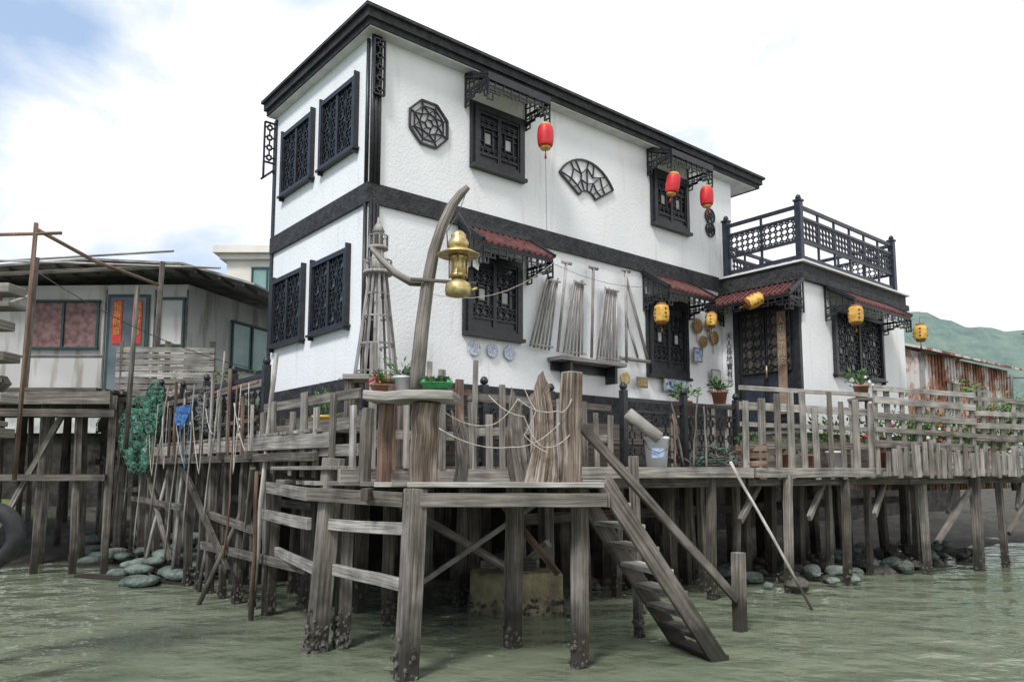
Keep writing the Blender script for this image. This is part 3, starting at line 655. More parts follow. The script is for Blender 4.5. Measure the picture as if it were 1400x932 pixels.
m.beam((-1.65, 6.93, 1.12), (-.86, 6.12, 1.14), .05, .1, 'timber_grey', jit=.003, seg=3); m.beam((-1.6, 6.95, .72), (-.86, 6.14, .7), .05, .1, 'timber_grey', jit=.003, seg=3)
m.beam((-2.75, 8.5, 1.12), (-1.85, 7.0, 1.12), .05, .11, 'timber_grey', jit=.003, seg=3); m.beam((-2.6, 8.5, .72), (-1.8, 7.1, .7), .05, .1, 'timber_mid')
m.beam((-1.2, 7.8, 1.3), (.1, 8.7, .42), .06, .08, 'timber_mid'); m.beam((-.2, 8.4, 1.35), (.5, 8.3, .5), .05, .07, 'timber_brown'); m.beam((-.9, 7.6, .5), (.3, 7.9, 1.3), .04, .05, 'timber_pale')
for x in (-1.2, -.4, .4): m.beam((x, 6.2, 1.41), (x, 8.2, 1.41), .06, .1, 'timber_dark')
mk('deck_beams', m, npf, bevel=.005)
stilts(npf, [(-.83, 6.06, .15, 1.46, .06, .08, 30), (.55, 6.42, .115, 1.46, .02, 0, 40), (.0, 7.12, .13, 1.46, .03, 0, 40), (-1.76, 6.97, .16, 1.72, .12, .02, 150), (-1.56, 7.11, .12, 1.47, .03, 0, 120), (1.24, 7.57, .08, 1.75, -.03, 0), (-2.72, 8.7, .1, 2.2, .05, 0), (-2.46, 9.1, .1, 1.9, .03, 0), (-1.77, 9.1, .1, 1.47, .02, 0), (-.62, 9.3, .11, 1.47, .02, 0), (.75, 8.6, .1, 1.47, 0, 0), (-1.3, 8.1, .1, 1.47, 0, 0)], 1.45, .15, 'timber_mid', nb=60)

rd = empty('front_deck', L(7, -1, 0), label='long grey timber deck on stilts before white house', cat='deck')
def ye(x): return -1.78-.186*(x-3.92)
m = MB(); x = 1.75
while x < 17:
    m.beam(L(x, ye(x)-.05+R.uniform(-.02, .02), 1.63), L(x, -.02, 1.63), .14, .035, 'timber_grey', jit=.002); x += .15
x = -1.0
while x < 1.75:
    m.beam(L(x, -1.35, 1.63), L(x, -.02, 1.63), .14, .035, 'timber_grey', jit=.002); x += .15
mk('deck_boards', m, rd, bevel=.004)
m = MB()
for a, b in ((1.7, 4.6), (4.65, 8.0), (8.05, 12), (12.05, 17)): m.beam(L(a, ye(a)-.08, 1.58), L(b, ye(b)-.08, 1.58), .05, .13, 'timber_grey', jit=.003, seg=4); m.beam(L(a, ye(a)+.06, 1.46), L(b, ye(b)+.06, 1.46), .08, .12, 'timber_dark', jit=.004, seg=4)
for a in (4.5, 5.8, 7.2, 9, 11): m.beam(L(a, ye(a)+.05, .95), L(a+.75, ye(a)+.2, 1.45), .06, .09, 'timber_mid')
m.beam(L(-1.0, -1.38, 1.55), L(1.75, -1.38, 1.55), .05, .14, 'timber_mid'); m.beam(L(2.0, -.9, 1.5), L(16, -.9, 1.5), .08, .14, 'timber_dark'); m.beam(L(2.0, -.3, 1.0), L(13, -.3, 1.0), .08, .14, 'timber_dark')
m.beam(L(8.6, ye(8.6), .5), L(9.8, ye(9.8), 1.5), .06, .09, 'timber_mid'); m.beam(L(10.6, ye(10.6), .55), L(11.7, ye(11.7), 1.5), .06, .09, 'timber_dark')
mk('deck_beams', m, rd, bevel=.005)
stilts(rd, [(2.5, 9.7), (3.67, 10.24), (4.74, 10.9), (6.5, 12.05, .11), (7.58, 12.5, .14), (8.3, 12.95), (9.6, 13.7), (10.9, 14.4)], 1.55, .1, nb=35)
stilts(rd, [(*lp(x, -.8+R.uniform(-.3, .3)), R.uniform(.09, .16)) for x in (2.1, 2.7, 3.2, 3.8, 4.3, 4.8, 5.2, 5.8, 6.3, 6.8, 7.3, 7.9, 8.4, 9.1, 9.7, 10.4, 11.2, 11.9, 12.6)], 1.55, .13, nb=15)
stilts(rd, [(*lp(x, ye(x)+.55), .09) for x in (4.4, 5.0, 6.0, 6.9, 7.8, 9.0)], 1.55, .1, nb=15)

# ------------------------------------------------------------------ FENCES
def fence(path, z0, z1, rails, sp, w, mat, name='picket_fence', top=.0, mats=None, thick=.03, rw=.07, front=False, vary=.05, **meta):
    m = MB(); r_ = MB()
    for a, b in zip(path[:-1], path[1:]):
        a, b = V(a), V(b); U = (b-a).normalized(); ln = (b-a).length; n = max(1, int(ln/sp)); nr = U.cross(Z)
        for i in range(n+1):
            p = a+U*(ln*i/n+R.uniform(-.2, .2)*sp*(0 < i < n)); zt = z1+R.uniform(-vary, vary)+top*(i % 3 == 0)
            zb = z0+R.uniform(-.02, .04)
            m.beam(p+Z*zb+nr*.03, p+Z*zt+nr*.03+U*R.uniform(-.03, .03), w*R.uniform(.7, 1.3), thick, (mats and R.choice(mats)) or mat, up=nr, jit=.003)
        for z in rails:
            for i in range(max(1, round(ln/2.2))):
                k = max(1, round(ln/2.2)); q0, q1 = a+U*(ln*i/k-.06), a+U*(ln*(i+1)/k+.06); s_ = .06+.004*(i % 2) if front else .004*(i % 2)
                r_.beam(q0+Z*(z+R.uniform(-.03, .03))+nr*s_, q1+Z*(z+R.uniform(-.03, .03))+nr*s_, .026, rw*R.uniform(.7, 1.3), (mats and R.choice(mats)) or mat, jit=.003, seg=4)
    meta.setdefault('cat', 'fence')
    ro = mk(name, r_, bevel=.003, **meta); mk('pickets', m, ro, bevel=.003); return ro
E = lambda x, off=0: L(x, ye(x)-.05+off)
GP = ['timber_grey', 'timber_pale', 'timber_grey', 'timber_mid']
fence([E(4.5), E(7.0)], 1.5, 2.62, [2.7, 2.47, 2.22, 1.96], .27, .1, 'timber_grey', mats=GP, rw=.085, front=False, vary=.14, label='weathered grey picket fence with broad horizontal rails on deck')
fence([E(7.05, -.06), E(9.4, -.1)], 1.55, 2.72, [2.84, 2.64, 2.42, 2.2, 1.98], .3, .1, 'timber_grey', mats=GP, rw=.09, front=True, vary=.16, label='tall weathered grey plank fence along deck edge')
fence([E(9.5, -.05), E(16.5)], 1.5, 2.7, [2.78, 2.56, 2.34, 2.12], .3, .1, 'timber_grey', mats=GP, rw=.09, front=True, vary=.16, label='long grey fence with pickets and rails over water')
fence([E(7.1, -.17), E(16.5, -.17)], 1.5, 1.98, [1.58], .15, .09, 'timber_mid', mats=GP, vary=.1, label='low row of close grey pickets along deck edge')
fence([L(.5, -1.35), L(1.5, -1.38), L(2.6, -1.3)], 1.6, 2.38, [2.36, 2.02], .19, .07, 'timber_grey', mats=['timber_grey', 'timber_pale', 'timber_dark', 'timber_mid'], vary=.2, label='uneven grey picket fence behind landing platform')
fence([L(-.7, -1.4), L(.5, -1.35)], 1.6, 2.5, [2.4, 1.95], .2, .075, 'timber_dark', mats=['timber_grey', 'timber_brown', 'timber_pale'], top=.15, vary=.15, label='dark and grey picket fence with uneven tops')
fence([L(-.78, .85), L(-.82, -1.35)], 1.55, 2.3, [2.32, 2.02, 1.8], .35, .1, 'timber_grey', mats=['timber_grey', 'timber_brown', 'timber_mid'], rw=.1, vary=.12, label='low timber railing with broad rails by house corner')
fence([L(-.86, 8.6), L(-.86, 1.0)], 1.75, 2.6, [2.6, 2.2], .35, .05, 'timber_dark', mats=['timber_grey', 'timber_dark', 'timber_brown', 'timber_dark'], vary=.3, rw=.05, label='irregular weathered stakes along walkway edge')
def lattice_fence(a, b, z0, z1, mat='black_paint', label=''):
    a, b = V(a), V(b); U = (b-a).normalized(); P = Pl(a, U, U.cross(Z)); ln = (b-a).length; m = MB(); g = MB()
    n = max(1, round(ln/1.05))
    for i in range(n+1):
        u = ln*i/n; m.beam(P.p(u, z0), P.p(u, z1+.12), .08, .08, mat); m.lathe(P.p(u, z1+.12), [(.02, 0), (.045, .02), (.05, .05), (.03, .09), (.005, .1)], mat, 8)
    for z, w in ((z1, .05), (z0+.08, .05), (z1-.14, .03)): m.seg(P, (0, z), (ln, z), w, -.02, .02, mat)
    for i in range(n):
        fretpanel(g, P, ln*i/n+.05, ln*(i+1)/n-.05, z0+.1, z1-.14, -.012, .012, .022, mat, nx=5, nz=3)
    ro = mk('lattice_fence', m, label=label, cat='fence'); mk('fence_lattice', g, ro); return ro
lattice_fence(L(-.74, 1.0), L(-.74, 5.2), 2.02, 2.72, label='black lattice railing along timber walkway')
lattice_fence(L(-.74, 5.3), L(-.74, 8.4), 2.02, 2.85, label='black lattice railing with hanging nets and pots')
lattice_fence(L(3.0, -1.2), L(5.3, -1.3), 1.65, 2.5, label='black lattice railing on deck before house')
lattice_fence(L(.2, -.55), L(.2, -.5)+e1*2.2, 1.65, 2.5, label='black lattice railing beneath house windows')

m = MB(); s_ = MB()
for i in range(9): s_.beam((-6.6, 12.5, 2.78+i*.105), (-4.9, 12.35, 2.76+i*.102), .02, .085, 'timber_grey', jit=.003, seg=2)
for x in (-6.5, -5.75, -5.0): m.beam((x, 12.55, 2.1), (x, 12.5, 3.75), .08, .06, 'timber_dark')
o = mk('slatted_screen', m, label='grey horizontal slatted timber screen beside walkway', cat='screen'); mk('slats', s_, o)

# ------------------------------------------------------------------ STAIRS
st = empty('boarding_stairs', (1.3, 6.8, 0), label='steep weathered timber stairs descending into green water', cat='stairs')
T0 = V((.74, 6.2, 1.52)); T1 = V((1.83, 6.66, -.1)); off = V((-.2, .62, 0))
m = MB(); m.beam(T0, T1, .045, .15, 'timber_mid', jit=.004, seg=6); mk('stringer', m, st, bevel=.005)
m = MB(); m.beam(T0+off, T1+off, .045, .15, 'timber_dark', jit=.004, seg=6); mk('stringer', m, st, bevel=.005)
dh = V((T1.x-T0.x, T1.y-T0.y, 0)).normalized()
for i in range(8):
    t = .12+i*.115; p = T0.lerp(T1, t)
    m = MB(); m.beam(p+off*.02+dh*.02, p+off*.98+dh*.02, .2, .035, 'timber_pale' if i < 7 else 'timber_dark', jit=.003); mk('tread', m, st, bevel=.004)
m = MB(); m.beam((.62, 6.75, 2.0), (2.26, 7.78, .32), .045, .085, 'timber_mid', jit=.004, seg=6); mk('handrail', m, st, bevel=.005)
m = MB(); m.beam((2.29, 7.84, -.5), (2.3, 7.82, .78), .11, .11, 'timber_mid', jit=.004, seg=3); mk('newel_post', m, st, bevel=.005)

def pole(a, b, r_, mat, label, name='wooden_pole'):
    m = MB(); a = V(a); b = V(b); n = 6
    m.tube([a.lerp(b, i/n)+V((R.uniform(-.01, .01), R.uniform(-.01, .01), 0)) for i in range(n+1)], [r_*(1-.25*i/n) for i in range(n+1)], mat, 8); return mk(name, m, label=label, cat='pole')
pole((2.72, 9.5, 1.72), (3.55, 8.95, -.15), .02, 'timber_pale', 'thin pale pole leaning from deck into water')
pole((-2.9, 8.55, -.4), (-2.66, 8.45, 2.92), .035, 'timber_pale', 'tall pale mooring pole standing in water')
pole((-2.82, 8.4, -.3), (-2.78, 8.3, 1.6), .03, 'timber_brown', 'rusty brown mooring pole standing in water')
pole((-4.9, 11.1, -.3), (-4.75, 11.1, 2.7), .03, 'timber_pale', 'slim pale pole standing beside walkway')
pole((-4.2, 10.3, -.3), (-3.9, 10.6, 2.9), .03, 'timber_grey', 'grey pole leaning against walkway railing')
pole((-3.4, 9.4, .1), (-3.15, 9.6, 2.6), .022, 'timber_pale', 'thin pale pole leaning against walkway railing')
pole((-3.9, 9.3, -.3), (-3.0, 9.5, 1.9), .03, 'timber_mid', 'slanting grey pole propped under walkway'); pole((-5.6, 11.6, -.2), (-5.2, 11.9, 2.5), .03, 'timber_grey', 'grey pole leaning against walkway railing')
for k in range(9):
    y = 1.4+k*.8; p = L(-1.0, y, .3+R.random()*.8); pole(p, L(-.9, y+R.uniform(-.35, .35), 2.65+R.uniform(-.1, .5)), .014, R.choice(['timber_pale', 'timber_grey', 'timber_brown']), 'thin stick leaning against cluttered walkway railing')
def netbag(p, h, w, mat, label):
    m = MB(); p = V(p); nn = 13; cols = 14
    grid = []
    for i in range(nn):
        t = i/(nn-1); row = []
        for j in range(cols):
            a = 6.28*j/cols; rr = w*(.12+.88*math.sin(math.pi*min(1, t*.9+.05))**.7)*(1+.2*math.sin(5*a+i*.6)); row.append(p+V((math.cos(a)*rr+R.uniform(-.03, .03), math.sin(a)*rr*.5+R.uniform(-.02, .02), -h*t+R.uniform(-.02, .02))))
        grid.append(row)
    for i in range(nn-1):
        for j in range(cols): m.tube([grid[i][j], grid[i+1][(j+1) % cols]], .006, mat, 3); m.tube([grid[i][j], grid[i+1][j-1]], .006, mat, 3); m.tube([grid[i][j], grid[i+1][j]], .005, mat, 3)
    for i in range(2, nn-2):
        for j in range(cols):
            if R.random() < .6: m.quad([V((v.x*.9+p.x*.1, v.y*.9+p.y*.1, v.z)) for v in [grid[i][j], grid[i][(j+1) % cols], grid[i+1][(j+1) % cols], grid[i+1][j]]], mat)
    return mk('fishing_net', m, label=label, cat='net')
netbag(L(-1.0, 5.3, 2.8), 1.25, .3, 'net_green', 'green fishing net draped over walkway railing'); netbag(L(-1.0, 4.7, 2.95), .8, .14, 'net_green', 'long green net strand hanging from railing'); netbag(L(-.95, 7.6, 2.75), .9, .22, 'tarp_grey', 'grey bundled net hanging on walkway railing'); netbag(L(-.9, 2.6, 2.7), .6, .1, 'tarp_grey', 'small grey net bag hanging on railing')
def rope(pts, r_, mat, label, sag=0, name='rope'):
    m = MB(); P_ = []
    for a, b in zip(pts[:-1], pts[1:]):
        a, b = V(a), V(b)
        for i in range(9): t = i/8; P_.append(a.lerp(b, t)-Z*sag*4*t*(1-t))
    Q = [P_[0]]
    for p in P_[1:]:
        if (p-Q[-1]).length > 1e-4: Q.append(p)
    m.tube(Q, r_, mat, 5); return mk(name, m, label=label, cat=name)
for k in range(14):
    y = .8+k*.52+R.uniform(-.2, .2); p = L(-.97, y, 2.6); mt = R.choice(['rope', 'rope', 'rope_blue', 'rope'])
    rope([p, p+V((R.uniform(-.05, .05), -.03, -R.uniform(.4, 1.1))), p+e2*R.uniform(.1, .5)+Z*(-.2)], .0055, mt, ('blue' if mt == 'rope_blue' else 'pale')+' rope looped over walkway railing', .1)
def cloth(a, U, w, h, mat, name, label):
    m = MB(); nx_, nz_ = 10, 8; a = V(a); nr = U.cross(Z)
    P_ = [[a+U*(w*i/nx_+R.uniform(-.01, .01))-Z*(h*j/nz_)*(1+.15*math.sin(i*1.3))+nr*(.035*math.sin(i*1.7+j*.4)+R.uniform(0, .015)) for i in range(nx_+1)] for j in range(nz_+1)]
    for j in range(nz_):
        for i in range(nx_): m.quad([P_[j][i], P_[j][i+1], P_[j+1][i+1], P_[j+1][i]], mat)
    return mk(name, m, label=label, cat='cloth')
cloth(L(-.96, 3.6, 2.5), -e2, .45, .3, 'blue_plastic', 'blue_sheet', 'blue plastic sheet bundled on walkway railing'); cloth(L(-1.0, 6.6, 2.65), -e2, .35, .45, 'tarp_grey', 'grey_rag', 'grey rag hung over walkway railing'); cloth(L(-.98, 7.2, 2.6), -e2, .45, .35, 'orange_plastic', 'red_sheet', 'faded red sheet hung on walkway railing')

# ------------------------------------------------------------------ ANCHOR TIMBER, LANTERN, PEDESTAL
Y0 = 6.3
pts = [(-.38, 4.03), (-.44, 3.97), (-.52, 3.86), (-.6, 3.68), (-.67, 3.45), (-.72, 3.15), (-.76, 2.8), (-.79, 2.45), (-.8, 2.28)]
m = MB(); m.tube([V((x, Y0, z)) for x, z in pts], [.035, .05, .058, .062, .066, .075, .08, .085, .09], 'timber_mid', 8, flat=.75)
an = mk('curved_mooring_timber', m, label='curved grey hook-shaped timber standing on pedestal', cat='timber')
m = MB(); m.tube([V((x, Y0+.02, z)) for x, z in ((-1.2, 3.5), (-1.12, 3.4), (-1.0, 3.28), (-.86, 3.2), (-.72, 3.19))], [.03, .04, .045, .05, .045], 'timber_mid', 8, flat=.7); mk('side_branch', m, an)
m = MB(); m.tube([V((-.85, Y0-.09, 3.2)), V((-.3, Y0-.09, 3.16))], .016, 'timber_mid', 7); mk('peg', m, an)
bl = empty('pressure_lantern', (-.45, 6.2, 3.05), label='brass pressure lantern with wide brim hanging from curved timber', cat='lantern')
c = V((-.45, 6.2, 3.05))
m = MB(); m.lathe(c, [(.06, 0), (.105, .01), (.11, .05), (.105, .1), (.06, .13), (.035, .15)], 'brass', 24); mk('fuel_tank', m, bl)
m = MB(); m.lathe(c+Z*.16, [(.07, 0), (.075, .02), (.06, .03), (.06, .15), (.075, .16), (.075, .18)], 'brass', 20); mk('glass_globe', m, bl)
m = MB()
for k in range(8): a = k*math.pi/4; m.tube([c+V((math.cos(a)*.075, math.sin(a)*.075, .15)), c+V((math.cos(a)*.075, math.sin(a)*.075, .35))], .007, 'brass', 5)
m.lathe(c+Z*.345, [(.175, 0), (.18, .008), (.1, .05), (.085, .055)], 'brass', 28); m.lathe(c+Z*.4, [(.085, 0), (.09, .06), (.06, .1), (.065, .12), (.04, .15), (.02, .16)], 'brass', 20); mk('hood', m, bl)
m = MB(); m.tube([c+V((-.085, 0, .36)), c+V((-.1, 0, .55)), c+V((0, 0, .72)), c+V((.1, 0, .55)), c+V((.085, 0, .36))], .005, 'iron', 5); m.tube([c+V((0, 0, .72)), V((-.4, 6.27, 3.95))], .004, 'iron', 5); m.tube([c+V((.11, 0, .05)), c+V((.16, 0, .07))], .012, 'brass', 6); mk('bail_handle', m, bl)
ped = MB(); ped.beam((-1.2, 6.35, 2.21), (-.46, 6.3, 2.21), .45, .08, 'timber_grey', up=Z, jit=.01, seg=4)
po = mk('timber_pedestal', ped, bevel=.01, label='rough grey timber plinth table on thick posts', cat='pedestal')
m = MB(); m.beam((-.73, 6.3, 1.5), (-.72, 6.3, 2.17), .19, .16, 'driftwood', jit=.012, seg=5); mk('leg', m, po, bevel=.01)
m = MB(); m.beam((-1.08, 6.42, 1.5), (-1.06, 6.42, 2.17), .1, .1, 'timber_brown', jit=.008, seg=4); mk('leg', m, po, bevel=.01)
m = MB(); m.beam((-1.28, 6.6, 1.5), (-1.26, 6.6, 2.15), .09, .08, 'timber_mid', jit=.006, seg=4); mk('leg', m, po, bevel=.01)

def stump(x, y, w, z0, z1, top, label, mat='driftwood'):
    m = MB(); ns = 36; nz = 16; sp = [R.uniform(0, 6.28) for _ in range(5)]
    P_ = []; tops = [R.uniform(-.2, .1) for _ in range(9)]
    for i in range(nz+1):
        t = i/nz
        for j in range(ns):
            a = 6.283*j/ns; cr = 1-.3*max(0, math.sin(4*a+sp[1]+.5*t))**6-.25*max(0, math.sin(7*a+sp[2]-.7*t))**8
            r_ = w*(1+.16*math.sin(3*a+sp[0]+t)+.12*math.sin(11*a+sp[2]+t)+R.uniform(-.05, .05))*cr*(1-(1-top)*t+.1*math.sin(6*t+sp[3]))
            k = a/6.283*9; q = int(k) % 9; dz = tops[q]*(1-(k % 1))+tops[(q+1) % 9]*(k % 1)
            P_.append(V((x+math.cos(a)*r_+.04*math.sin(3*t+sp[4]), y+math.sin(a)*r_*.8, z0+(z1+dz-z0)*t)))
    m.v = P_; mi = m.m(mat); ku = R.random()*40; kv = 10*R.randint(0, 60)
    for i in range(nz):
        for j in range(ns):
            j2 = (j+1) % ns; m.f.append((i*ns+j, i*ns+j2, (i+1)*ns+j2, (i+1)*ns+j)); u0, u1 = ku+i*.07, ku+i*.07+.07; v0 = kv+2+j*.05
            m.uv.append([(u0, v0), (u0, v0+.05), (u1, v0+.05), (u1, v0)]); m.mi.append(mi); m.sm.append(False)
    m.v.append(V((x, y, z1-.2))); k = len(m.v)-1
    for j in range(ns): m.f.append((nz*ns+j, nz*ns+(j+1) % ns, k)); m.uv.append([(ku, kv+2), (ku, kv+2.1), (ku+.1, kv+2)]); m.mi.append(mi); m.sm.append(False)
    return mk('driftwood_stump', m, label=label, cat='driftwood')
stump(.25, 6.42, .13, 1.5, 2.4, .55, 'thick reddish brown split driftwood stump on platform')
stump(.08, 6.5, .075, 1.5, 2.28, .7, 'slender grey driftwood stump wrapped with rope', 'timber_mid')
stump(.03, 6.75, .05, 1.5, 2.1, .8, 'thin dark driftwood stick on platform', 'timber_dark')
m = MB(); m.beam((.49, 6.4, 1.5), (.5, 6.4, 2.44), .15, .14, 'driftwood', jit=.012, seg=6); mk('timber_post', m, bevel=.012, label='squared peeling timber post on platform corner', cat='post')
stump(-.48, 6.7, .06, 1.5, 2.1, .8, 'small cracked grey driftwood stump', 'timber_mid')
for k, (ps, sg_) in enumerate(((((-.6, 6.2, 2.12), (-.2, 6.35, 1.98), (.05, 6.3, 2.2), (.38, 6.3, 2.1), (.5, 6.3, 2.2)), .05), (((-.6, 6.2, 1.95), (0, 6.35, 1.8), (.4, 6.3, 2.0)), .06), (((-.2, 6.5, 2.25), (.1, 6.25, 2.05), (.25, 6.25, 1.8), (.48, 6.3, 1.9)), .04), (((.1, 6.3, 2.3), (.2, 6.25, 2.1), (.1, 6.3, 1.9), (.3, 6.25, 1.75)), .02))):
    rope(ps, .0045, 'rope', 'thin tangled pale rope strung around platform stumps', sg_)

lx, ly = -1.46, 8.05
lh = empty('lighthouse_model', (lx, ly, 2.62), label='pale grey wooden lattice lighthouse model by house corner', cat='lighthouse model')
m = MB(); n = 10
for k in range(n):
    a = 6.283*k/n; m.beam((lx+math.cos(a)*.23, ly+math.sin(a)*.23, 2.62), (lx+math.cos(a)*.09, ly+math.sin(a)*.09, 3.75), .022, .018, 'grey_pole', jit=.004, seg=3)
for z, r_ in ((2.65, .23), (2.95, .19), (3.25, .155), (3.5, .12)):
    for k in range(n):
        a, b = 6.283*k/n, 6.283*(k+1)/n; m.beam((lx+math.cos(a)*r_, ly+math.sin(a)*r_, z), (lx+math.cos(b)*r_, ly+math.sin(b)*r_, z), .02, .018, 'grey_pole')
m.lathe((lx, ly, 2.62), [(.04, 0), (.03, 1.13)], 'timber_pale', 8)
mk('tower_body', m, lh)
m = MB()
for z, r_ in ((3.72, .16), (4.0, .11)):
    m.lathe((lx, ly, z), [(r_, 0), (r_, .03)], 'grey_pole', 14)
    for k in range(10): a = 6.283*k/10; m.beam((lx+math.cos(a)*r_*.93, ly+math.sin(a)*r_*.93, z+.03), (lx+math.cos(a)*r_*.93, ly+math.sin(a)*r_*.93, z+.15), .012, .012, 'grey_pole')
    for k in range(10): a, b = 6.283*k/10, 6.283*(k+1)/10; m.beam((lx+math.cos(a)*r_*.93, ly+math.sin(a)*r_*.93, z+.15), (lx+math.cos(b)*r_*.93, ly+math.sin(b)*r_*.93, z+.15), .012, .012, 'grey_pole')
mk('gallery', m, lh)
m = MB(); m.lathe((lx, ly, 3.75), [(.075, 0), (.06, .25)], 'timber_pale', 12); m.lathe((lx, ly, 4.03), [(.05, 0), (.05, .16), (.07, .17), (.045, .23), (.02, .27), (.012, .33)], 'grey_pole', 12); mk('lamp_room', m, lh)
m = MB(); m.beam((lx-.3, ly, 2.58), (lx+.35, ly, 2.58), .5, .05, 'timber_grey')
for dx, dy in ((-.25, -.18), (.3, -.18), (-.25, .18), (.3, .18)): m.beam((lx+dx, ly+dy, 1.63), (lx+dx, ly+dy, 2.56), .06, .06, 'timber_dark')
mk('display_table', m, label='plain grey timber table holding lighthouse model', cat='table')

# ------------------------------------------------------------------ PLANTS, POTS, BUCKETS
def pot(p, r_, h, mat, ax=Z):
    m = MB(); m.lathe(p, [(r_*.7, 0), (r_*.95, h*.85), (r_*1.08, h*.86), (r_*1.08, h), (r_*.9, h), (r_*.85, h*.85)], mat, 18, ax); return m
G = ['leaf_green', 'leaf_green', 'leaf_dark']
def plant(p, r_, n, mats, label, potm='terracotta', ph=.16, pr_=.09, flower=None, leaf=.06, up=1.0, name='potted_plant'):
    p = V(p); o = mk(name, pot(p, pr_, ph, potm), label=label, cat='plant')
    m = MB(); base = p+Z*ph
    stems = []
    for i in range(7):
        d = V((R.gauss(0, .6), R.gauss(0, .6), 1)).normalized(); tip = base+d*r_*R.uniform(.7, 1.4)*up; m.tube([base, base.lerp(tip, .5)+V((R.uniform(-.02, .02), R.uniform(-.02, .02), 0)), tip], .004, mats[0], 4); stems.append(tip)
    for i in range(n):
        tip = R.choice(stems); q = base.lerp(tip, R.uniform(.35, 1.05))+V((R.gauss(0, .28), R.gauss(0, .28), R.gauss(0, .2)))*r_
        d = (q-base).normalized(); t = d.cross(V((R.random(), R.random(), R.random()))).normalized(); s1 = leaf*R.uniform(.6, 1.3)
        u = (d+V((R.uniform(-.5, .5), R.uniform(-.5, .5), R.uniform(-.6, .2)))).normalized()
        m.quad([q-u*s1*.5, q+t*s1*.25, q+u*s1*.7, q-t*s1*.25], R.choice(mats))
    mk('foliage', m, o)
    if flower:
        f = MB()
        for i in range(max(5, n//8)):
            d = V((R.gauss(0, 1), R.gauss(0, 1), abs(R.gauss(.6, .6)))).normalized(); f.blob(base+d*r_*R.uniform(.7, 1.05), leaf*.35, flower, 1, .3)
        mk('blossom', f, o)
    return o
plant((-1.1, 6.25, 2.25), .1, 150, G, 'small terracotta pot with red flowers on plinth', 'terracotta', .06, .08, 'flower_red', .035)
plant((-.93, 6.38, 2.25), .15, 40, G, 'white pot with small green herb on plinth', 'bucket_white', .15, .07, None, .04, 1.2)
m = MB(); c = V((-.62, 6.2, 2.25)); m.lathe(c, [(.07, 0), (.12, .03), (.13, .06), (.14, .065), (.12, .07)], 'glaze_green', 20); m.blob(c+V((-.1, -.02, .07)), .035, 'glaze_green', 2, .03); m.blob(c+V((.1, -.02, .07)), .035, 'glaze_green', 2, .03)
o = mk('ceramic_planter', m, label='green glazed ceramic planter with succulents on plinth', cat='planter')
m = MB()
for i in range(90):
    q = c+V((R.uniform(-.1, .1), R.uniform(-.08, .08), .07+R.uniform(0, .03))); d = V((R.uniform(-1, 1), R.uniform(-1, 1), 1)).normalized(); t = d.orthogonal().normalized(); m.quad([q, q+t*.01+d*.02, q+d*.045, q-t*.01+d*.02], 'leaf_dark')
mk('foliage', m, o)
for px, py, Yd, r_, fl in ((985, 525, 11.2, .16, None), (935, 535, 10.6, .2, None), (1180, 515, 11.9, .2, 'flower_white'), (1290, 575, 13, .2, None), (1340, 560, 14.2, .3, 'flower_red')):
    x = (px-700)/1035*Yd; z = 1.6+(644-py)/1035*Yd; zb = max(1.65, z-r_*.7-.2)
    m = MB(); m.beam((x-.16, Yd, zb-.02), (x+.16, Yd, zb-.02), .3, .04, 'timber_grey')
    for dx in (-.13, .13):
        for dy in (-.12, .12): m.beam((x+dx, Yd+dy, 1.65), (x+dx, Yd+dy, zb-.03), .04, .04, 'timber_grey')
    mk('plant_stand', m, label='simple square grey timber plant stand on deck', cat='stand', group='plant stands on deck')
    plant((x, Yd, zb+.002), max(r_, .18), 90, G, 'green leafy plant in terracotta pot on deck'+(' with blossoms' if fl else ''), 'terracotta', .2, .12, fl, .07)
for k in range(13):
    x = 7.2+k*.65; plant(L(x, ye(x)+.3+R.uniform(0, .4), 1.65), R.uniform(.35, .6), 190, G, 'leafy green plant in pot behind plank fence', R.choice(['terracotta', 'bucket_white', 'terracotta']), .26, .13, R.choice([None, None, 'flower_red', 'flower_white']), .08)
for k in range(3): plant(L(5.0+k*.8, ye(5)+.35+R.uniform(-.1, .2), 1.65), .22, 100, G, 'small leafy plant in pot behind picket fence', 'terracotta', .2, .11, None, .06)
plant(L(-.35, .3, 2.02), .25, 120, G, 'yellow pot with leafy plant against black wall base', 'yellow_pot', .2, .12, None, .06)
plant(L(-.4, 4.8, 2.02), .3, 140, G, 'bushy green plant in pot on walkway', 'terracotta', .3, .14, None, .07); plant(L(-.45, 2.2, 2.02), .25, 100, G, 'small leafy plant in pot on walkway', 'terracotta', .3, .12, None, .07); plant(L(.45, -.3, 2.15), .3, 120, G, 'leafy plant with pink flowers near corner', 'terracotta', .25, .1, 'flower_red', .06)
m = MB(); m.beam(L(.25, -.3, 2.12), L(.65, -.3, 2.12), .3, .05, 'timber_grey'); m.beam(L(.3, -.3, 1.65), L(.3, -.3, 2.09), .2, .05, 'timber_dark'); m.beam(L(.6, -.3, 1.65), L(.6, -.3, 2.09), .2, .05, 'timber_dark'); mk('plant_stand', m, label='simple square grey timber plant stand on deck', cat='stand', group='plant stands on deck')
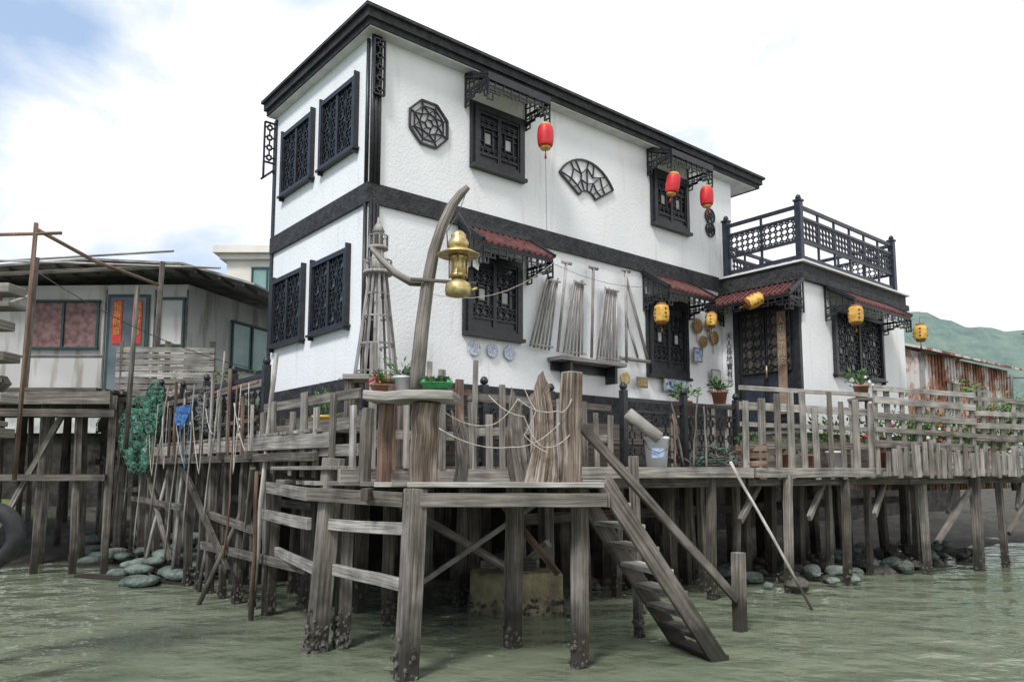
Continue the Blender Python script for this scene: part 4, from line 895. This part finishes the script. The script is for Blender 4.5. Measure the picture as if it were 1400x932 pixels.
def bucket(p, r_, h, mat, lab, lbl=None):
    m = MB(); m.lathe(p, [(r_*.82, 0), (r_, h*.9), (r_*1.06, h*.91), (r_*1.06, h), (r_*.97, h), (r_*.8, .03)], mat, 24); o = mk('bucket', m, label=lab, cat='bucket')
    h_ = MB(); p = V(p); h_.tube([p+V((-r_*1.05, 0, h*.9)), p+V((-r_*.8, -r_*.9, h*.6)), p+V((0, -r_*1.25, h*.45)), p+V((r_*.8, -r_*.9, h*.6)), p+V((r_*1.05, 0, h*.9))], .005, 'iron', 5); mk('handle', h_, o)
    if lbl:
        l_ = MB(); n = 8
        for i in range(n):
            a0, a1 = -2.2+i*.15, -2.2+(i+1)*.15; q = []
            for a, zz in ((a0, h*.3), (a1, h*.3), (a1, h*.62), (a0, h*.62)): rr = r_*(.82+.18*zz/(h*.9))+.003; q.append(p+V((math.cos(a)*rr, math.sin(a)*rr, zz)))
            l_.quad(q, lbl)
        mk('bucket_label', l_, o)
    return o
bucket((1.78, 9.35, 1.65), .15, .37, 'bucket_white', 'white plastic bucket with blue label on deck edge', 'label_blue')
m = MB(); m.lathe((1.6, 9.2, 2.15), [(.06, -.25), (.075, -.24), (.075, 0), (.075, .24), (.06, .25), (.05, .2)], 'concrete', 16, V((-.75, 0, .6))); mk('rolled_mat', m, label='grey rolled mat resting on bucket', cat='mat')
bucket(tuple(L(-.5, 3.9, 2.25)), .16, .4, 'blue_plastic', 'blue plastic tub on walkway behind railing'); bucket(tuple(L(-.5, 7.3, 2.1)), .13, .3, 'orange_plastic', 'orange plastic bucket on walkway'); bucket(tuple(L(-.5, 3.0, 2.1)), .13, .32, 'bucket_white', 'white plastic bucket on walkway')
m = MB()
for k in range(60):
    a = R.random()*6.28; c = V((2.65, 9.95, 1.66)); r1 = R.uniform(.05, .3); h1 = .34*(1-r1/.32); p0 = c+V((math.cos(a)*r1, math.sin(a)*r1*.6, R.uniform(0, max(.02, h1)))); m.tube([p0, p0+V((R.uniform(-.15, .15), R.uniform(-.1, .1), R.uniform(-.03, .1))), p0+V((R.uniform(-.25, .25), R.uniform(-.1, .1), R.uniform(-.05, .12)))], .009, R.choice(['tarp_grey', 'rope', 'net_green', 'timber_dark']), 4)
for v in m.v: v.z = max(v.z, 1.655)
mk('fishing_gear', m, label='tangled heap of fishing net and rope on deck', cat='fishing gear')
m = MB()
for z in (1.7, 1.8, 1.9):
    for dy in (-.16, .16): m.beam((2.95, 10.15+dy, z), (3.35, 10.15+dy, z), .02, .07, 'timber_brown')
    for dx in (0, .4): m.beam((2.95+dx, 9.99, z), (2.95+dx, 10.31, z), .02, .07, 'timber_brown')
for dx in (.02, .38):
    for dy in (-.14, .14): m.beam((2.95+dx, 10.15+dy, 1.66), (2.95+dx, 10.15+dy, 1.95), .03, .03, 'timber_brown')
mk('wooden_crate', m, label='small brown slatted wooden crate on deck', cat='crate')
for k, (x, z1) in enumerate(((2.2, 2.5), (2.32, 2.65), (2.5, 2.45), (2.1, 2.35))): pole((x, 9.75, 1.66), (x+R.uniform(-.2, .2), 10.0, z1), .015, R.choice(['timber_brown', 'timber_dark']), 'thin tool handle leaning on deck railing')

# ------------------------------------------------------------------ ROCKS, BLOCK, TYRE
m = MB(); cx, cy = 0.04, 9.0
pts8 = []
for k in range(6):
    a = k*math.pi/3-math.pi/2+.05; pts8.append((cx+.62*math.cos(a), cy+.5*math.sin(a)))
m.v = [V((x, y, -.4)) for x, y in pts8]+[V((x*.98+cx*.02, y, .46)) for x, y in pts8]; mi = m.m('concrete_wet'); k = 6
for i in range(k): m.f.append((i, (i+1) % k, k+(i+1) % k, k+i)); m.uv.append([(0, 0)]*4); m.mi.append(mi); m.sm.append(False)
m.f.append(tuple(range(k, 2*k))); m.uv.append([(0, 0)]*k); m.mi.append(mi); m.sm.append(False)
cb = mk('concrete_footing', m, bevel=.03, label='algae stained concrete footing block standing in water', cat='footing')
m = MB()
for i in range(200):
    k = R.randrange(6); t = R.random(); a, b = pts8[k], pts8[(k+1) % 6]; m.blob((a[0]+(b[0]-a[0])*t, a[1]+(b[1]-a[1])*t, R.uniform(-.05, .18)), R.uniform(.012, .03), 'barnacle', 1, .4)
mk('barnacles', m, cb)
m = MB(); m.beam((-.35, 9.1, .51), (.3, 8.9, .54), .12, .1, 'timber_mid', jit=.01); mk('loose_timber', m, label='short grey timber offcut on concrete footing', cat='timber')
m = MB(); m.beam((.15, 9.1, .5), (.42, 8.9, .76), .09, .09, 'timber_pale', jit=.01); mk('loose_timber', m, label='pale splintered timber stub on concrete footing', cat='timber')
for i in range(110):
    y = R.uniform(3.9, 9.2); x = R.uniform(-1.25, .4); top = .6*(1-abs(x+.3)/1.0)
    m = MB(); m.blob(L(x, y, .03+max(0, R.uniform(0, 1)*top)), R.uniform(.12, .19), 'sandbag', 2, .07, (1.45, .95, .5), R.random()*3); mk('sandbag', m, label='grey green sandbag piled on muddy bank below deck', cat='sandbag', group='sandbags piled under the walkway')
for i in range(120):
    x = R.uniform(5.2, 12.5); y = R.uniform(-2.3, -.2); s1 = R.uniform(.05, .16)
    m = MB(); m.blob(L(x, y, R.uniform(-.02, .14)), s1, R.choice(['rock', 'rock', 'sandbag']), 2, .16, (1.25, .9, .7), R.random()*3, False); mk('rock', m, label='dark wet boulder on muddy shore under deck', cat='rock', group='rocks on shore under the deck')
for i in range(30):
    x = R.uniform(1.4, 5.4); y = R.uniform(-.3, 1.4)
    m = MB(); m.blob(L(x, y, R.uniform(-.02, .07)), R.uniform(.06, .14), 'rock', 2, .16, (1.2, .9, .6), R.random()*3, False); mk('rock', m, label='dark wet boulder on muddy shore under deck', cat='rock', group='rocks on shore under the deck')
m = MB(); m.beam((-6.6, 11.8, .0), (-4.6, 11.0, .02), .25, .04, 'timber_dark', up=Z, jit=.02, seg=8); mk('floating_plank', m, label='mossy broad plank floating on green water', cat='plank')
m = MB(); tc = V((-3.58, 5.2, 1.16)); rr = []
for i in range(28): a = 6.283*i/28; rr.append(tc+V((math.cos(a)*.19, .05*math.cos(a), math.sin(a)*.19)))
m.tube(rr, .045, 'rubber', 12, closed=True, flat=1.3)
ty = mk('tyre_fender', m, label='black rubber tyre fender hanging on pier post', cat='tyre')
pier = empty('mooring_pier', (-4.2, 5.6, 0), label='stack of weathered boards on near mooring pier', cat='pier')
stilts(pier, [(-3.97, 5.6, .12, 1.9, 0, 0), (-4.5, 6.3, .12, 1.9, 0, 0)], 1.9, .14, 'timber_mid', nb=50)
m = MB()
for i, (z, xr) in enumerate(((1.88, -3.8), (1.98, -3.87), (2.14, -3.78), (2.3, -3.9), (2.45, -3.8), (2.58, -3.95), (2.7, -3.83), (2.84, -3.76), (2.98, -3.78))): m.beam((-4.9, 5.7, z), (xr, 5.7+R.uniform(-.05, .05), z+R.uniform(-.02, .02)), .2, .04 if i % 2 else .07, 'timber_grey' if i % 3 else 'timber_mid', up=Z, jit=.004, seg=3)
mk('stacked_boards', m, pier, bevel=.005)
m = MB(); m.beam((-4.3, 5.9, 1.9), (-4.1, 5.9, 3.0), .1, .1, 'timber_dark'); m.beam((-4.4, 5.9, 1.9), (-3.9, 5.8, 2.3), .06, .08, 'timber_dark'); mk('pier_upright', m, pier)
g = empty('pole_gantry', (-5.5, 8.5, 2), label='rusty pole gantry with slanted bars over walkway', cat='gantry')
m = MB(); m.tube([(-5.55, 8.5, 1.5), (-5.5, 8.5, 4.45)], .025, 'timber_brown', 7); m.tube([(-6.4, 8.5, 4.3), (-5.2, 8.5, 4.33)], .02, 'timber_brown', 7); m.tube([(-5.5, 8.5, 4.38), (-5.3, 9.4, 4.25), (-5.25, 11.0, 4.35)], .024, 'timber_brown', 7); m.tube([(-6.6, 8.5, 3.2), (-5.5, 8.5, 3.6)], .015, 'timber_pale', 7)
m.tube([(-5.35, 10.5, 1.9), (-5.3, 10.5, 4.2)], .035, 'timber_dark', 7)
mk('gantry_poles', m, g)

# ------------------------------------------------------------------ LEFT SHACK
WD = 14.0
shp = Pl(V((0, WD, 0)), V((1, 0, 0)), V((0, -1, 0)))
sh = empty('stilt_shack', (-8, 16, 2.6), label='grey patched metal stilt shack with low gable roof', cat='shack')
m = MB(); d1 = 4.2
m.hexa([(-12, WD, 2.95), (-6.1, WD, 2.95), (-4.6, WD+d1, 2.95), (-12, WD+d1, 2.95), (-12, WD, 5.05), (-6.1, WD, 5.1), (-4.6, WD+d1, 5.0), (-12, WD+d1, 5.05)], 'patchy_wall')
mk('wall', m, sh)
m = MB()
for u in (-9.7, -7.65, -6.72, -6.12): m.pbox(shp, u, u+.03, 2.96, 5.0, .003, .02, 'tarp_grey')
m.pbox(shp, -12, -7.66, 3.72, 3.75, .003, .018, 'tarp_grey'); mk('wall_batten', m, sh)
m = MB()
for (xa, za), (xb, zb) in (((-12.2, 5.02), (-7.6, 5.36)), ((-7.6, 5.36), (-5.9, 5.28)), ((-5.9, 5.28), (-4.6, 4.9))):
    m.hexa([(xa, WD-.75, za), (xb, WD-.75, zb), (xb, WD-.75, zb+.04), (xa, WD-.75, za+.04), (xa+.3, WD+d1+.3, za+.1), (xb+.6, WD+d1+.3, zb+.1), (xb+.6, WD+d1+.3, zb+.14), (xa+.3, WD+d1+.3, za+.14)], 'roof_grey')
    n = int((xb-xa)/.4)
    for i in range(n): f = (i+.5)/n; m.beam((xa+(xb-xa)*f, WD-.7, za+(zb-za)*f-.04), (xa+(xb-xa)*f, WD, za+(zb-za)*f-.03), .04, .05, 'roof_under')
m.beam((-12, WD-.8, 4.97), (-5.9, WD-.8, 5.22), .04, .07, 'timber_mid', seg=3, jit=.01); m.tube([(-12, WD-.9, 5.12), (-6, WD-.9, 5.48)], .02, 'timber_grey', 6); m.tube([(-9.5, WD-1, 5.3), (-5.2, WD-.8, 5.2)], .02, 'timber_pale', 6)
mk('roof', m, sh)
def bigwin(P, u0, u1, z0, z1, pane, fr, par_, n=3):
    m = MB(); m.pbox(P, u0, u1, z0, z1, .01, .03, pane); w = mk('window', m, par_)
    f = MB()
    for i in range(n+1): u = u0+(u1-u0)*i/n; f.pbox(P, u-.02, u+.02, z0, z1, .032, .07, fr)
    f.pbox(P, u0-.03, u1+.03, z0-.04, z0, .01, .08, fr); f.pbox(P, u0-.03, u1+.03, z1, z1+.04, .01, .08, fr); mk('frame', f, w)
bigwin(shp, -9.05, -7.75, 3.9, 4.75, 'curtain_red', 'green_frame', sh, 2); bigwin(shp, -6.6, -6.15, 3.95, 4.8, 'patchy_wall', 'green_frame', sh, 1)
m = MB(); m.pbox(shp, -7.58, -6.8, 2.96, 4.9, .021, .05, 'green_frame'); dd = mk('door', m, sh)
m = MB(); m.pbox(shp, -7.52, -6.86, 3.05, 4.84, .051, .058, 'blue_glass'); mk('door_glass', m, dd)
for u in (-7.47, -7.1):
    m = MB(); m.pbox(shp, u, u+.18, 3.95, 4.78, .062, .07, 'poster_red'); q = mk('door_couplet', m, dd); text_mesh('lettering', '福壽財喜', shp, u+.09, 4.62, .16, 'gold_trim', .075, parent=q)
sv = V((1.5, d1, 0)).normalized(); ssp = Pl(V((-6.1, WD, 0)), sv, V((sv.y, -sv.x, 0))); bigwin(ssp, 1.2, 3.0, 3.7, 4.6, 'teal_glass', 'green_frame', sh, 3)
m = MB(); y = 11.9
while y < 18: m.beam((-13, y, 2.88), (-5.9+(y-14)*.3, y, 2.88), .16, .05, 'timber_dark', up=Z); y += .17
m.beam((-13, 11.85, 2.75), (-6.3, 11.85, 2.75), .08, .2, 'timber_mid', seg=4, jit=.005); m.beam((-13, 11.8, 2.55), (-6.2, 11.8, 2.5), .06, .12, 'timber_dark')
mk('shack_floor', m, sh)
stilts(sh, [(x, y) for x in (-12, -10.6, -9.8, -9.0, -8.2, -7.5, -6.9, -6.4) for y in (12.1, 13.4, 15.2, 16.8)], 2.8, .1, nb=0)
m = MB(); m.beam((-8.2, 12.1, .5), (-7.2, 12.1, 2.5), .06, .08, 'timber_dark'); m.beam((-10.6, 12.1, .5), (-9.4, 12.1, 2.5), .06, .08, 'timber_dark'); m.beam((-12, 12.0, 1.5), (-6.4, 12.0, 1.5), .06, .1, 'timber_dark'); mk('cross_brace', m, sh)
m = MB(); m.beam((-7.9, 12.2, 2.9), (-7.85, 12.2, 5.1), .08, .08, 'timber_dark'); m.beam((-6.1, 12.8, 2.9), (-6.05, 12.8, 5.2), .07, .07, 'timber_dark'); m.beam((-10.2, 12.2, 2.9), (-10.2, 12.2, 5.0), .08, .08, 'timber_dark'); mk('porch_post', m, sh)
for k in range(5):
    x = -6.3+k*.35; plant((x, 12.9+.1*k, 2.92), .25, 90, G, 'leafy plant in pot on shack porch', 'terracotta', .2, .1, None, .07)

bp = Pl(V((0, 21, 0)), V((1, 0, 0)), V((0, -1, 0)))
cbd = empty('cream_building', (-6.5, 23, 0), label='cream rendered two storey building with green framed window', cat='house')
m = MB(); m.pbox(bp, -8.1, -4.5, 2.3, 7.7, -5, 0, 'cream'); m.pbox(bp, -8.1, -4.5, .3, 2.29, -5, -.1, 'shade_fill'); m.pbox(bp, -8.4, -4.3, 7.7, 7.9, -5.3, .3, 'cream'); m.pbox(bp, -8.25, -4.4, 7.55, 7.695, -5.1, .15, 'cream'); mk('wall', m, cbd)  # lower box is a dark fill for the shade seen beneath the shack
bigwin(bp, -7.35, -6.5, 5.4, 7.3, 'teal_glass', 'green_frame', cbd, 2); bigwin(bp, -7.5, -6.0, 3.2, 4.4, 'dark_glass', 'green_frame', cbd, 2)
m = MB(); p2 = Pl(V((0, 26, 0)), V((1, 0, 0)), V((0, -1, 0))); m.pbox(p2, -26, -9, 2.9, 6.2, -6, 0, 'metal_and_glint'); m.pbox(p2, -26, -9, .3, 2.89, -6, -.3, 'shade_fill'); o = mk('village_house', m, label='plain grey metal clad village house behind shack', cat='house'); m = MB(); m.pbox(p2, -26.4, -8.6, 6.2, 6.4, -6.2, .5, 'roof_grey'); mk('roof', m, o)  # box below the cladding is painted dark as shade beyond the stilts

rs = empty('rusty_shed', (9.5, 18, 1.5), label='rusty corrugated iron shed with brown peeling walls', cat='shed')
c0 = V((8.55, 15.6, 0)); U_ = V((.78, .62, 0)).normalized(); N_ = V((U_.y, -U_.x, 0)); rp = Pl(c0, U_, N_)
m = MB(); n = 60
for i in range(n):
    u0 = 4.6*i/n; u1 = 4.6*(i+1)/n; m.pbox(rp, u0, u1, 1.2, 4.05, -.1, .03 if i % 2 else 0, 'rusty_metal')
rp2 = Pl(c0, V((-U_.y, U_.x, 0)), V((-U_.x, -U_.y, 0)))
for i in range(26): m.pbox(rp2, 2.2*i/26, 2.2*(i+1)/26, 1.2, 4.05, -.1, .03 if i % 2 else 0, 'rusty_metal')
mk('wall', m, rs)
m = MB(); a, b = rp.p(-.2, 4.05, .25), rp.p(4.9, 4.05, .25); a2, b2 = rp.p(-.2, 4.5, -1.1), rp.p(4.9, 4.5, -1.1); a3, b3 = rp.p(-.2, 4.05, -2.5), rp.p(4.9, 4.05, -2.5)
for A_, B_, C_, D_ in ((a, b, b2, a2), (a2, b2, b3, a3)): m.hexa([A_, B_, C_, D_, A_+Z*.05, B_+Z*.05, C_+Z*.05, D_+Z*.05], 'rusty_metal')
m.quad([rp.p(0, 4.05, 0), rp.p(0, 4.46, -1.1), rp.p(0, 4.05, -2.2)], 'rusty_metal')
mk('roof', m, rs)
for u0 in (1.0, 2.6):
    m = MB(); m.pbox(rp, u0, u0+.6, 3.0, 3.5, .035, .05, 'dark_glass'); w = mk('window', m, rs); m = MB(); m.pbox(rp, u0-.04, u0+.64, 2.95, 3.0, .035, .07, 'rusty_metal'); m.pbox(rp, u0-.04, u0+.64, 3.5, 3.55, .035, .07, 'rusty_metal'); m.pbox(rp, u0+.28, u0+.32, 3.0, 3.5, .052, .065, 'rusty_metal'); mk('frame', m, w)
for k, (x, y, h_) in enumerate(((11.6, 17, 4.8), (10.4, 15.8, 3.6), (13, 18.5, 4.4))): pole((x, y, 1.2), (x+.1, y, h_), .05, 'timber_dark', 'thin dark utility pole beside rusty shed')
rope([(10.4, 15.8, 3.55), (16, 15.5, 3.9)], .012, 'wire', 'black overhead cable by rusty shed', .1, 'cable'); rope([(11.6, 17, 4.7), (18, 16.5, 4.9)], .012, 'wire', 'black overhead cable by utility pole', .1, 'cable')
def bush(c, r_, n, label, leaf=.12):
    c = V(c); m = MB(); m.tube([c, c+Z*r_*.5, c+V((.1, 0, r_))], [.06, .05, .03], 'timber_brown', 7)
    rt = empty('bush', c, label=label, cat='bush'); mk('trunk', m, rt)
    f = MB(); cl = [c+V((R.gauss(0, .4)*r_, R.gauss(0, .4)*r_, r_*(.8+R.gauss(0, .35)))) for _ in range(16)]
    for i in range(n):
        q = R.choice(cl)+V((R.gauss(0, .14), R.gauss(0, .14), R.gauss(0, .12)))*r_; d = V((R.gauss(0, 1), R.gauss(0, 1), R.gauss(.3, 1))).normalized(); t = d.orthogonal().normalized(); s1 = leaf*R.uniform(.5, 1.2)
        f.quad([q-d*s1*.5, q+t*s1*.3, q+d*s1*.6, q-t*s1*.3], R.choice(G))
    mk('foliage', f, rt); return rt
bush((10.4, 15.2, 1.7), 1.1, 1500, 'leafy green bush beside rusty shed'); bush((12.2, 16.4, 1.5), 1.3, 1500, 'leafy green bush beside rusty shed'); bush((8.2, 14.9, 1.4), .8, 1200, 'leafy green bush behind deck fence')

rope([PR.p(.3, 3.6, .6), PR.p(2.42, 4.3, .55)], .004, 'rope', 'thin pale line strung to lower canopy', .25)
rope([PR.p(2.33, 5.75, .5), PR.p(2.35, 4.45, .5)], .003, 'wire', 'thin cable hanging below red lantern', 0, 'cable')
rope([PR.p(2.42, 4.3, .52), PR.p(4.66, 4.35, .5)], .003, 'wire', 'thin cable strung between window canopies', .12, 'cable')
rope([(-5.5, 8.5, 3.9), L(-.3, 2.6, 3.0)], .006, 'wire', 'thin cable from gantry to house corner', .15, 'cable')

# ------------------------------------------------------------------ TERRAIN, WATER, HILLS
def smooth(a, b, x): t = max(0, min(1, (x-a)/(b-a))); return t*t*(3-2*t)
def shore(lx_):
    if lx_ < -3: return 8.5
    if lx_ < 0: return 8.5+(5.5-8.5)*(lx_+3)/3
    if lx_ < 2: return 5.5-(lx_)*1.7
    if lx_ < 6: return 2.1-(lx_-2)*.65
    return -.5-(lx_-6)*.12
gx = [-1500, -600, -200, -90, -50, -35]+[-25+i*.35 for i in range(160)]+[35, 50, 90, 200, 600, 1500]
gy = [-300, -50, 0]+[4+i*.3 for i in range(90)]+[34, 40, 60, 100, 200, 500, 1000, 2500]
vs = []; fs = []
for j, yy in enumerate(gy):
    for i, xx in enumerate(gx):
        dx, dy = xx-C0.x, yy-C0.y; a = dx*e1.x+dy*e1.y; b = dx*e2.x+dy*e2.y
        s_ = b-shore(a); h = -1.1+1.12*smooth(-2.5, 0.2, s_)+.2*smooth(.2, 4, s_)+.5*smooth(3.5, 6, s_)*smooth(1, -2, a)+.4*smooth(12, 30, s_)
        h += .12*noise.noise(V((xx*1.1, yy*1.1, 0)))+.06*noise.noise(V((xx*3.3, yy*3.3, 3)))
        vs.append((xx, yy, h))
nx_ = len(gx)
for j in range(len(gy)-1):
    for i in range(nx_-1): fs.append((j*nx_+i, j*nx_+i+1, (j+1)*nx_+i+1, (j+1)*nx_+i))
me = bpy.data.meshes.new('ground'); me.from_pydata(vs, [], fs); me.materials.append(MAT['mud']); me.polygons.foreach_set('use_smooth', [True]*len(fs))
o = bpy.data.objects.new('ground', me); COL.objects.link(o); o['kind'] = 'structure'
me = bpy.data.meshes.new('water'); me.from_pydata([(-1500, -300, 0), (1500, -300, 0), (1500, 2500, 0), (-1500, 2500, 0)], [], [(0, 1, 2, 3)]); me.materials.append(MAT['water']); o = bpy.data.objects.new('water', me); COL.objects.link(o); o['kind'] = 'structure'
m = MB(); slab(m, -.2, 26, 3.2, 3.5, -.2, 2.0, 'shade_fill'); mk('shade_backing_wall', m, label='added dark backing wall standing in for shade under house', cat='wall')  # added backdrop, coloured dark to paint the shade behind the stilts
def hill(x0, x1, yb, hf, dep_, name='hills'):
    n, k = 90, 24; vs = []; fs = []
    for j in range(k+1):
        for i in range(n+1):
            x = x0+(x1-x0)*i/n; t = j/k; yy = yb+dep_*t
            h = hf(x)*math.sin(math.pi*.5*min(1, t*1.6))*(1 if t < .6 else 1-(t-.6))+14*noise.noise(V((x*.02, yy*.02, 0)))*min(1, t*3)+5*noise.noise(V((x*.07, yy*.07, 1)))*min(1, t*3)
            vs.append((x, yy, max(h, 0)-.5))
    for j in range(k):
        for i in range(n): fs.append((j*(n+1)+i, j*(n+1)+i+1, (j+1)*(n+1)+i+1, (j+1)*(n+1)+i))
    me = bpy.data.meshes.new(name); me.from_pydata(vs, [], fs); me.materials.append(MAT['hill_haze_green']); me.polygons.foreach_set('use_smooth', [True]*len(fs)); o = bpy.data.objects.new(name, me); COL.objects.link(o); o['kind'] = 'structure'
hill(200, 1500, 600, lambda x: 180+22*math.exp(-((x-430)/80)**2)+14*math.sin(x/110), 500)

# ------------------------------------------------------------------ LIGHT, WORLD, CAMERA
w = bpy.data.worlds.new('World'); sc.world = w; w.use_nodes = True; nt = w.node_tree; bg = nt.nodes['Background']
sky = N(nt, 'ShaderNodeTexSky'); sky.sky_type = 'NISHITA'; sky.sun_disc = False; sky.sun_elevation = rad(50); sky.sun_rotation = rad(205)
tc = N(nt, 'ShaderNodeTexCoord'); mp = N(nt, 'ShaderNodeMapping'); mp.inputs['Scale'].default_value = (1, 1, 2.0); mp.inputs['Location'].default_value = (.9, .1, .5); nt.links.new(tc.outputs['Generated'], mp.inputs[0])
cn = N(nt, 'ShaderNodeTexNoise', Scale=2.3, Detail=8.0, Roughness=0.5, Distortion=0.3); nt.links.new(mp.outputs[0], cn.inputs[0])
sx = N(nt, 'ShaderNodeSeparateXYZ'); nt.links.new(tc.outputs['Generated'], sx.inputs[0])
cov = mathn(nt, 'ADD', cn.outputs[0], mathn(nt, 'MULTIPLY', sx.outputs[0], 0.16))
f = ramp(nt, cov, [(0.37, (0, 0, 0)), (0.5, (1, 1, 1))])
blue = mix(nt, 0.75, sky.outputs[0], (3.5, 4.7, 6.6))
f2 = ramp(nt, cov, [(0.38, (6.3, 6.7, 7.3)), (0.52, (7.7, 7.8, 7.95))])
c = mix(nt, f, blue, f2); nt.links.new(c, bg.inputs[0]); bg.inputs[1].default_value = 0.15
sl = bpy.data.lights.new('sun', 'SUN'); sl.energy = 3.0; sl.angle = rad(12); sl.color = (1, .975, .94); so = bpy.data.objects.new('sun', sl); COL.objects.link(so)
az = rad(205); el = rad(50); dirv = V((math.sin(az)*math.cos(el), math.cos(az)*math.cos(el), math.sin(el)))
so.rotation_euler = dirv.to_track_quat('Z', 'Y').to_euler()
cam = bpy.data.cameras.new('camera'); cam.sensor_width = 36; cam.lens = 1035/1400*36; cam.shift_y = 69/1400; cam.clip_end = 5000
co = bpy.data.objects.new('camera', cam); co.location = (0, 0, 1.6); co.rotation_euler = (rad(96), 0, 0); COL.objects.link(co); sc.camera = co
sc.view_settings.view_transform = 'Standard'; sc.view_settings.look = 'None'; sc.view_settings.exposure = 0
